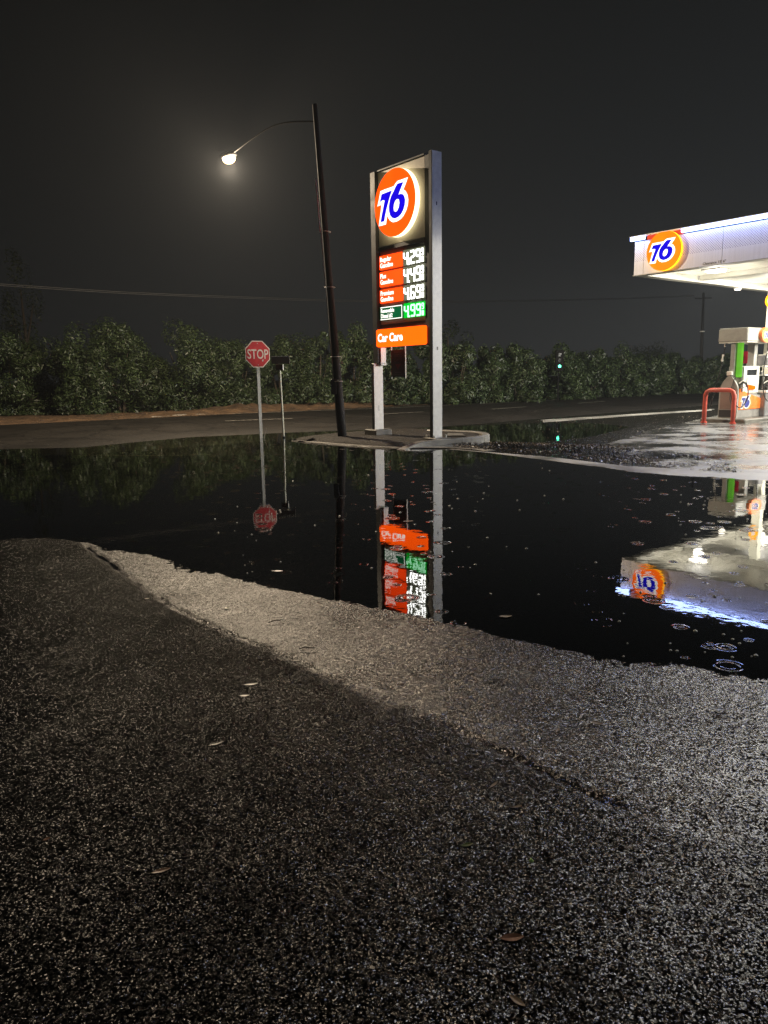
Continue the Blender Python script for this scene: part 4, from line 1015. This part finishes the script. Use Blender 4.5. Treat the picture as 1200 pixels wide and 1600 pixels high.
def leaf(px, py, ln, wd, ang, mat, label, curl=.2, water=False):
    g = G(px, py, 0.0 if water else .04); n = 7; mb = MB(); top = []
    z = .004 if water else gz(g[0], g[1])+.005
    curl *= .15
    vs = []; 
    for i in range(n):
        t = i/(n-1); w = wd*math.sin(PI*min(1, t*.96+.02))**.8; x = (t-.5)*ln; c = curl*ln*(2*t-1)**2
        vs += [(x, -w/2, c+w*.06), (x, 0, c), (x, w/2, c+w*.08)]
    fs = []
    for i in range(n-1):
        for k in range(2): fs.append((i*3+k, i*3+k+1, (i+1)*3+k+1, (i+1)*3+k))
    low = [(a, b_, c-.0012) for a, b_, c in vs]
    mb.add(vs, [tuple(reversed(f)) for f in fs]); mb.add(low, fs)
    mb.tube([(-ln*.5, 0, curl*ln), (-ln*.68, wd*.1, curl*ln*1.2)], .0015, 4)
    o = mb.build('fallen_leaf', mat, None, False, (g[0], g[1], z), ang); return tag(o, label, 'leaf', 'fallen leaves on the wet ground')
leaf(354, 945, .05, .035, 1.2, 'green_leaf', 'small curled green leaf on the bright asphalt near the puddle', .5)
leaf(230, 931, .035, .02, .4, 'pale_leaf', 'small pale scrap on the asphalt left of the green leaf', .4)
leaf(392, 1066, .075, .022, .25, 'pale_leaf', 'upper long pale leaf of the two on the asphalt')
leaf(382, 1084, .05, .022, .1, 'pale_leaf', 'lower short pale leaf of the two on the asphalt')
leaf(338, 1160, .07, .025, .6, 'dark_leaf', 'dark leaf flat on the asphalt below the pale pair', .1)
leaf(800, 1465, .07, .03, .1, 'brown_leaf', 'wet brown leaf near the bottom of the picture', .15)
leaf(252, 1362, .06, .02, .4, 'brown_leaf', 'reddish brown leaf on the dark sparkling asphalt', .15)
leaf(73, 1313, .025, .015, .9, 'brown_leaf', 'tiny pinkish leaf scrap far left on the dark asphalt', .2)
leaf(808, 1565, .05, .018, -.8, 'dry_leaf', 'curled tan leaf at the bottom edge of the picture', .3)
leaf(932, 1123, .06, .025, -.6, 'dry_leaf', 'pair sized tan leaf on the right of the near asphalt', .1)
leaf(872, 1134, .03, .02, 1.1, 'dry_leaf', 'small tan scrap left of the right hand tan leaf', .2)
leaf(1122, 1100, .07, .022, -.4, 'dark_leaf', 'dark leaf near the right edge below the waterline', .15)
leaf(1148, 1122, .05, .018, .2, 'dark_leaf', 'smaller dark leaf beside the one near the right edge', .15)
leaf(774, 1056, .07, .02, .0, 'dark_leaf', 'dark narrow leaf between the puddle and the paving joint', .15)
leaf(772, 1222, .06, .012, .9, 'dry_leaf', 'thin curved grass blade on the near asphalt', .25)
leaf(808, 1257, .04, .012, .3, 'dry_leaf', 'short tan blade below the thin grass blade', .2)
leaf(730, 1318, .045, .018, .3, 'green_leaf', 'olive leaf above the brown leaf on the near asphalt', .2)
leaf(790, 964, .09, .04, .1, 'pale_leaf', 'pale curled leaf floating near the puddle edge', .3, True)
leaf(638, 815, .12, .04, .05, 'pale_leaf', 'pale leaf floating between the post reflections', .15, True)
leaf(433, 893, .1, .03, -.1, 'dry_leaf', 'small leaf floating below the stop sign reflection', .2, True)
lb = G(830, 1348, .04); bb_ = MB().tube([(-.006, 0, 0), (0, 0, .004), (.006, 0, 0)], [.004, .008, .004], 8)
tag(bb_.build('plastic_bead', 'lime_bit', None, True, (lb[0], lb[1], gz(lb[0], lb[1])+.014)), 'tiny lime green bead on the near asphalt', 'bead')
def twig(px, py, ln, ang, label):
    g = G(px, py, .04); z = gz(g[0], g[1])+.012
    tag(MB().tube([(-ln/2, 0, 0), (-ln*.1, .006, .008), (ln*.2, -.004, .006), (ln/2, .004, .002)], [.003, .004, .0035, .002], 6).build('twig', 'twig_wood', None, True, (g[0], g[1], z), ang), label, 'twig', 'twigs on the wet asphalt')
twig(480, 1010, .1, 0, 'straight dark twig on the bright asphalt above the paving joint')
twig(432, 967, .12, .5, 'thin dark twig nearest the puddle edge')
twig(336, 981, .05, -.4, 'short dark twig close to the paving joint')
twig(470, 1065, .06, .5, 'short twig beside the two pale leaves')

# ------------------------------------------------------------------ rain mist in the air
m = bpy.data.materials.new('mist'); m.use_nodes = True; nt = m.node_tree; nt.nodes.clear()
mo = nt.nodes.new('ShaderNodeOutputMaterial'); pv = nt.nodes.new('ShaderNodeVolumePrincipled')
pv.inputs['Color'].default_value = (.84, .9, .98, 1); pv.inputs['Density'].default_value = HAZE; pv.inputs['Anisotropy'].default_value = .3
nt.links.new(pv.outputs[0], mo.inputs['Volume']); M['mist'] = m
hz = tag(MB().box(-75, 75, -12, 130, -1.2, 14).build('haze', 'mist'), 'thin rain mist lit by the lamps', kind='stuff')
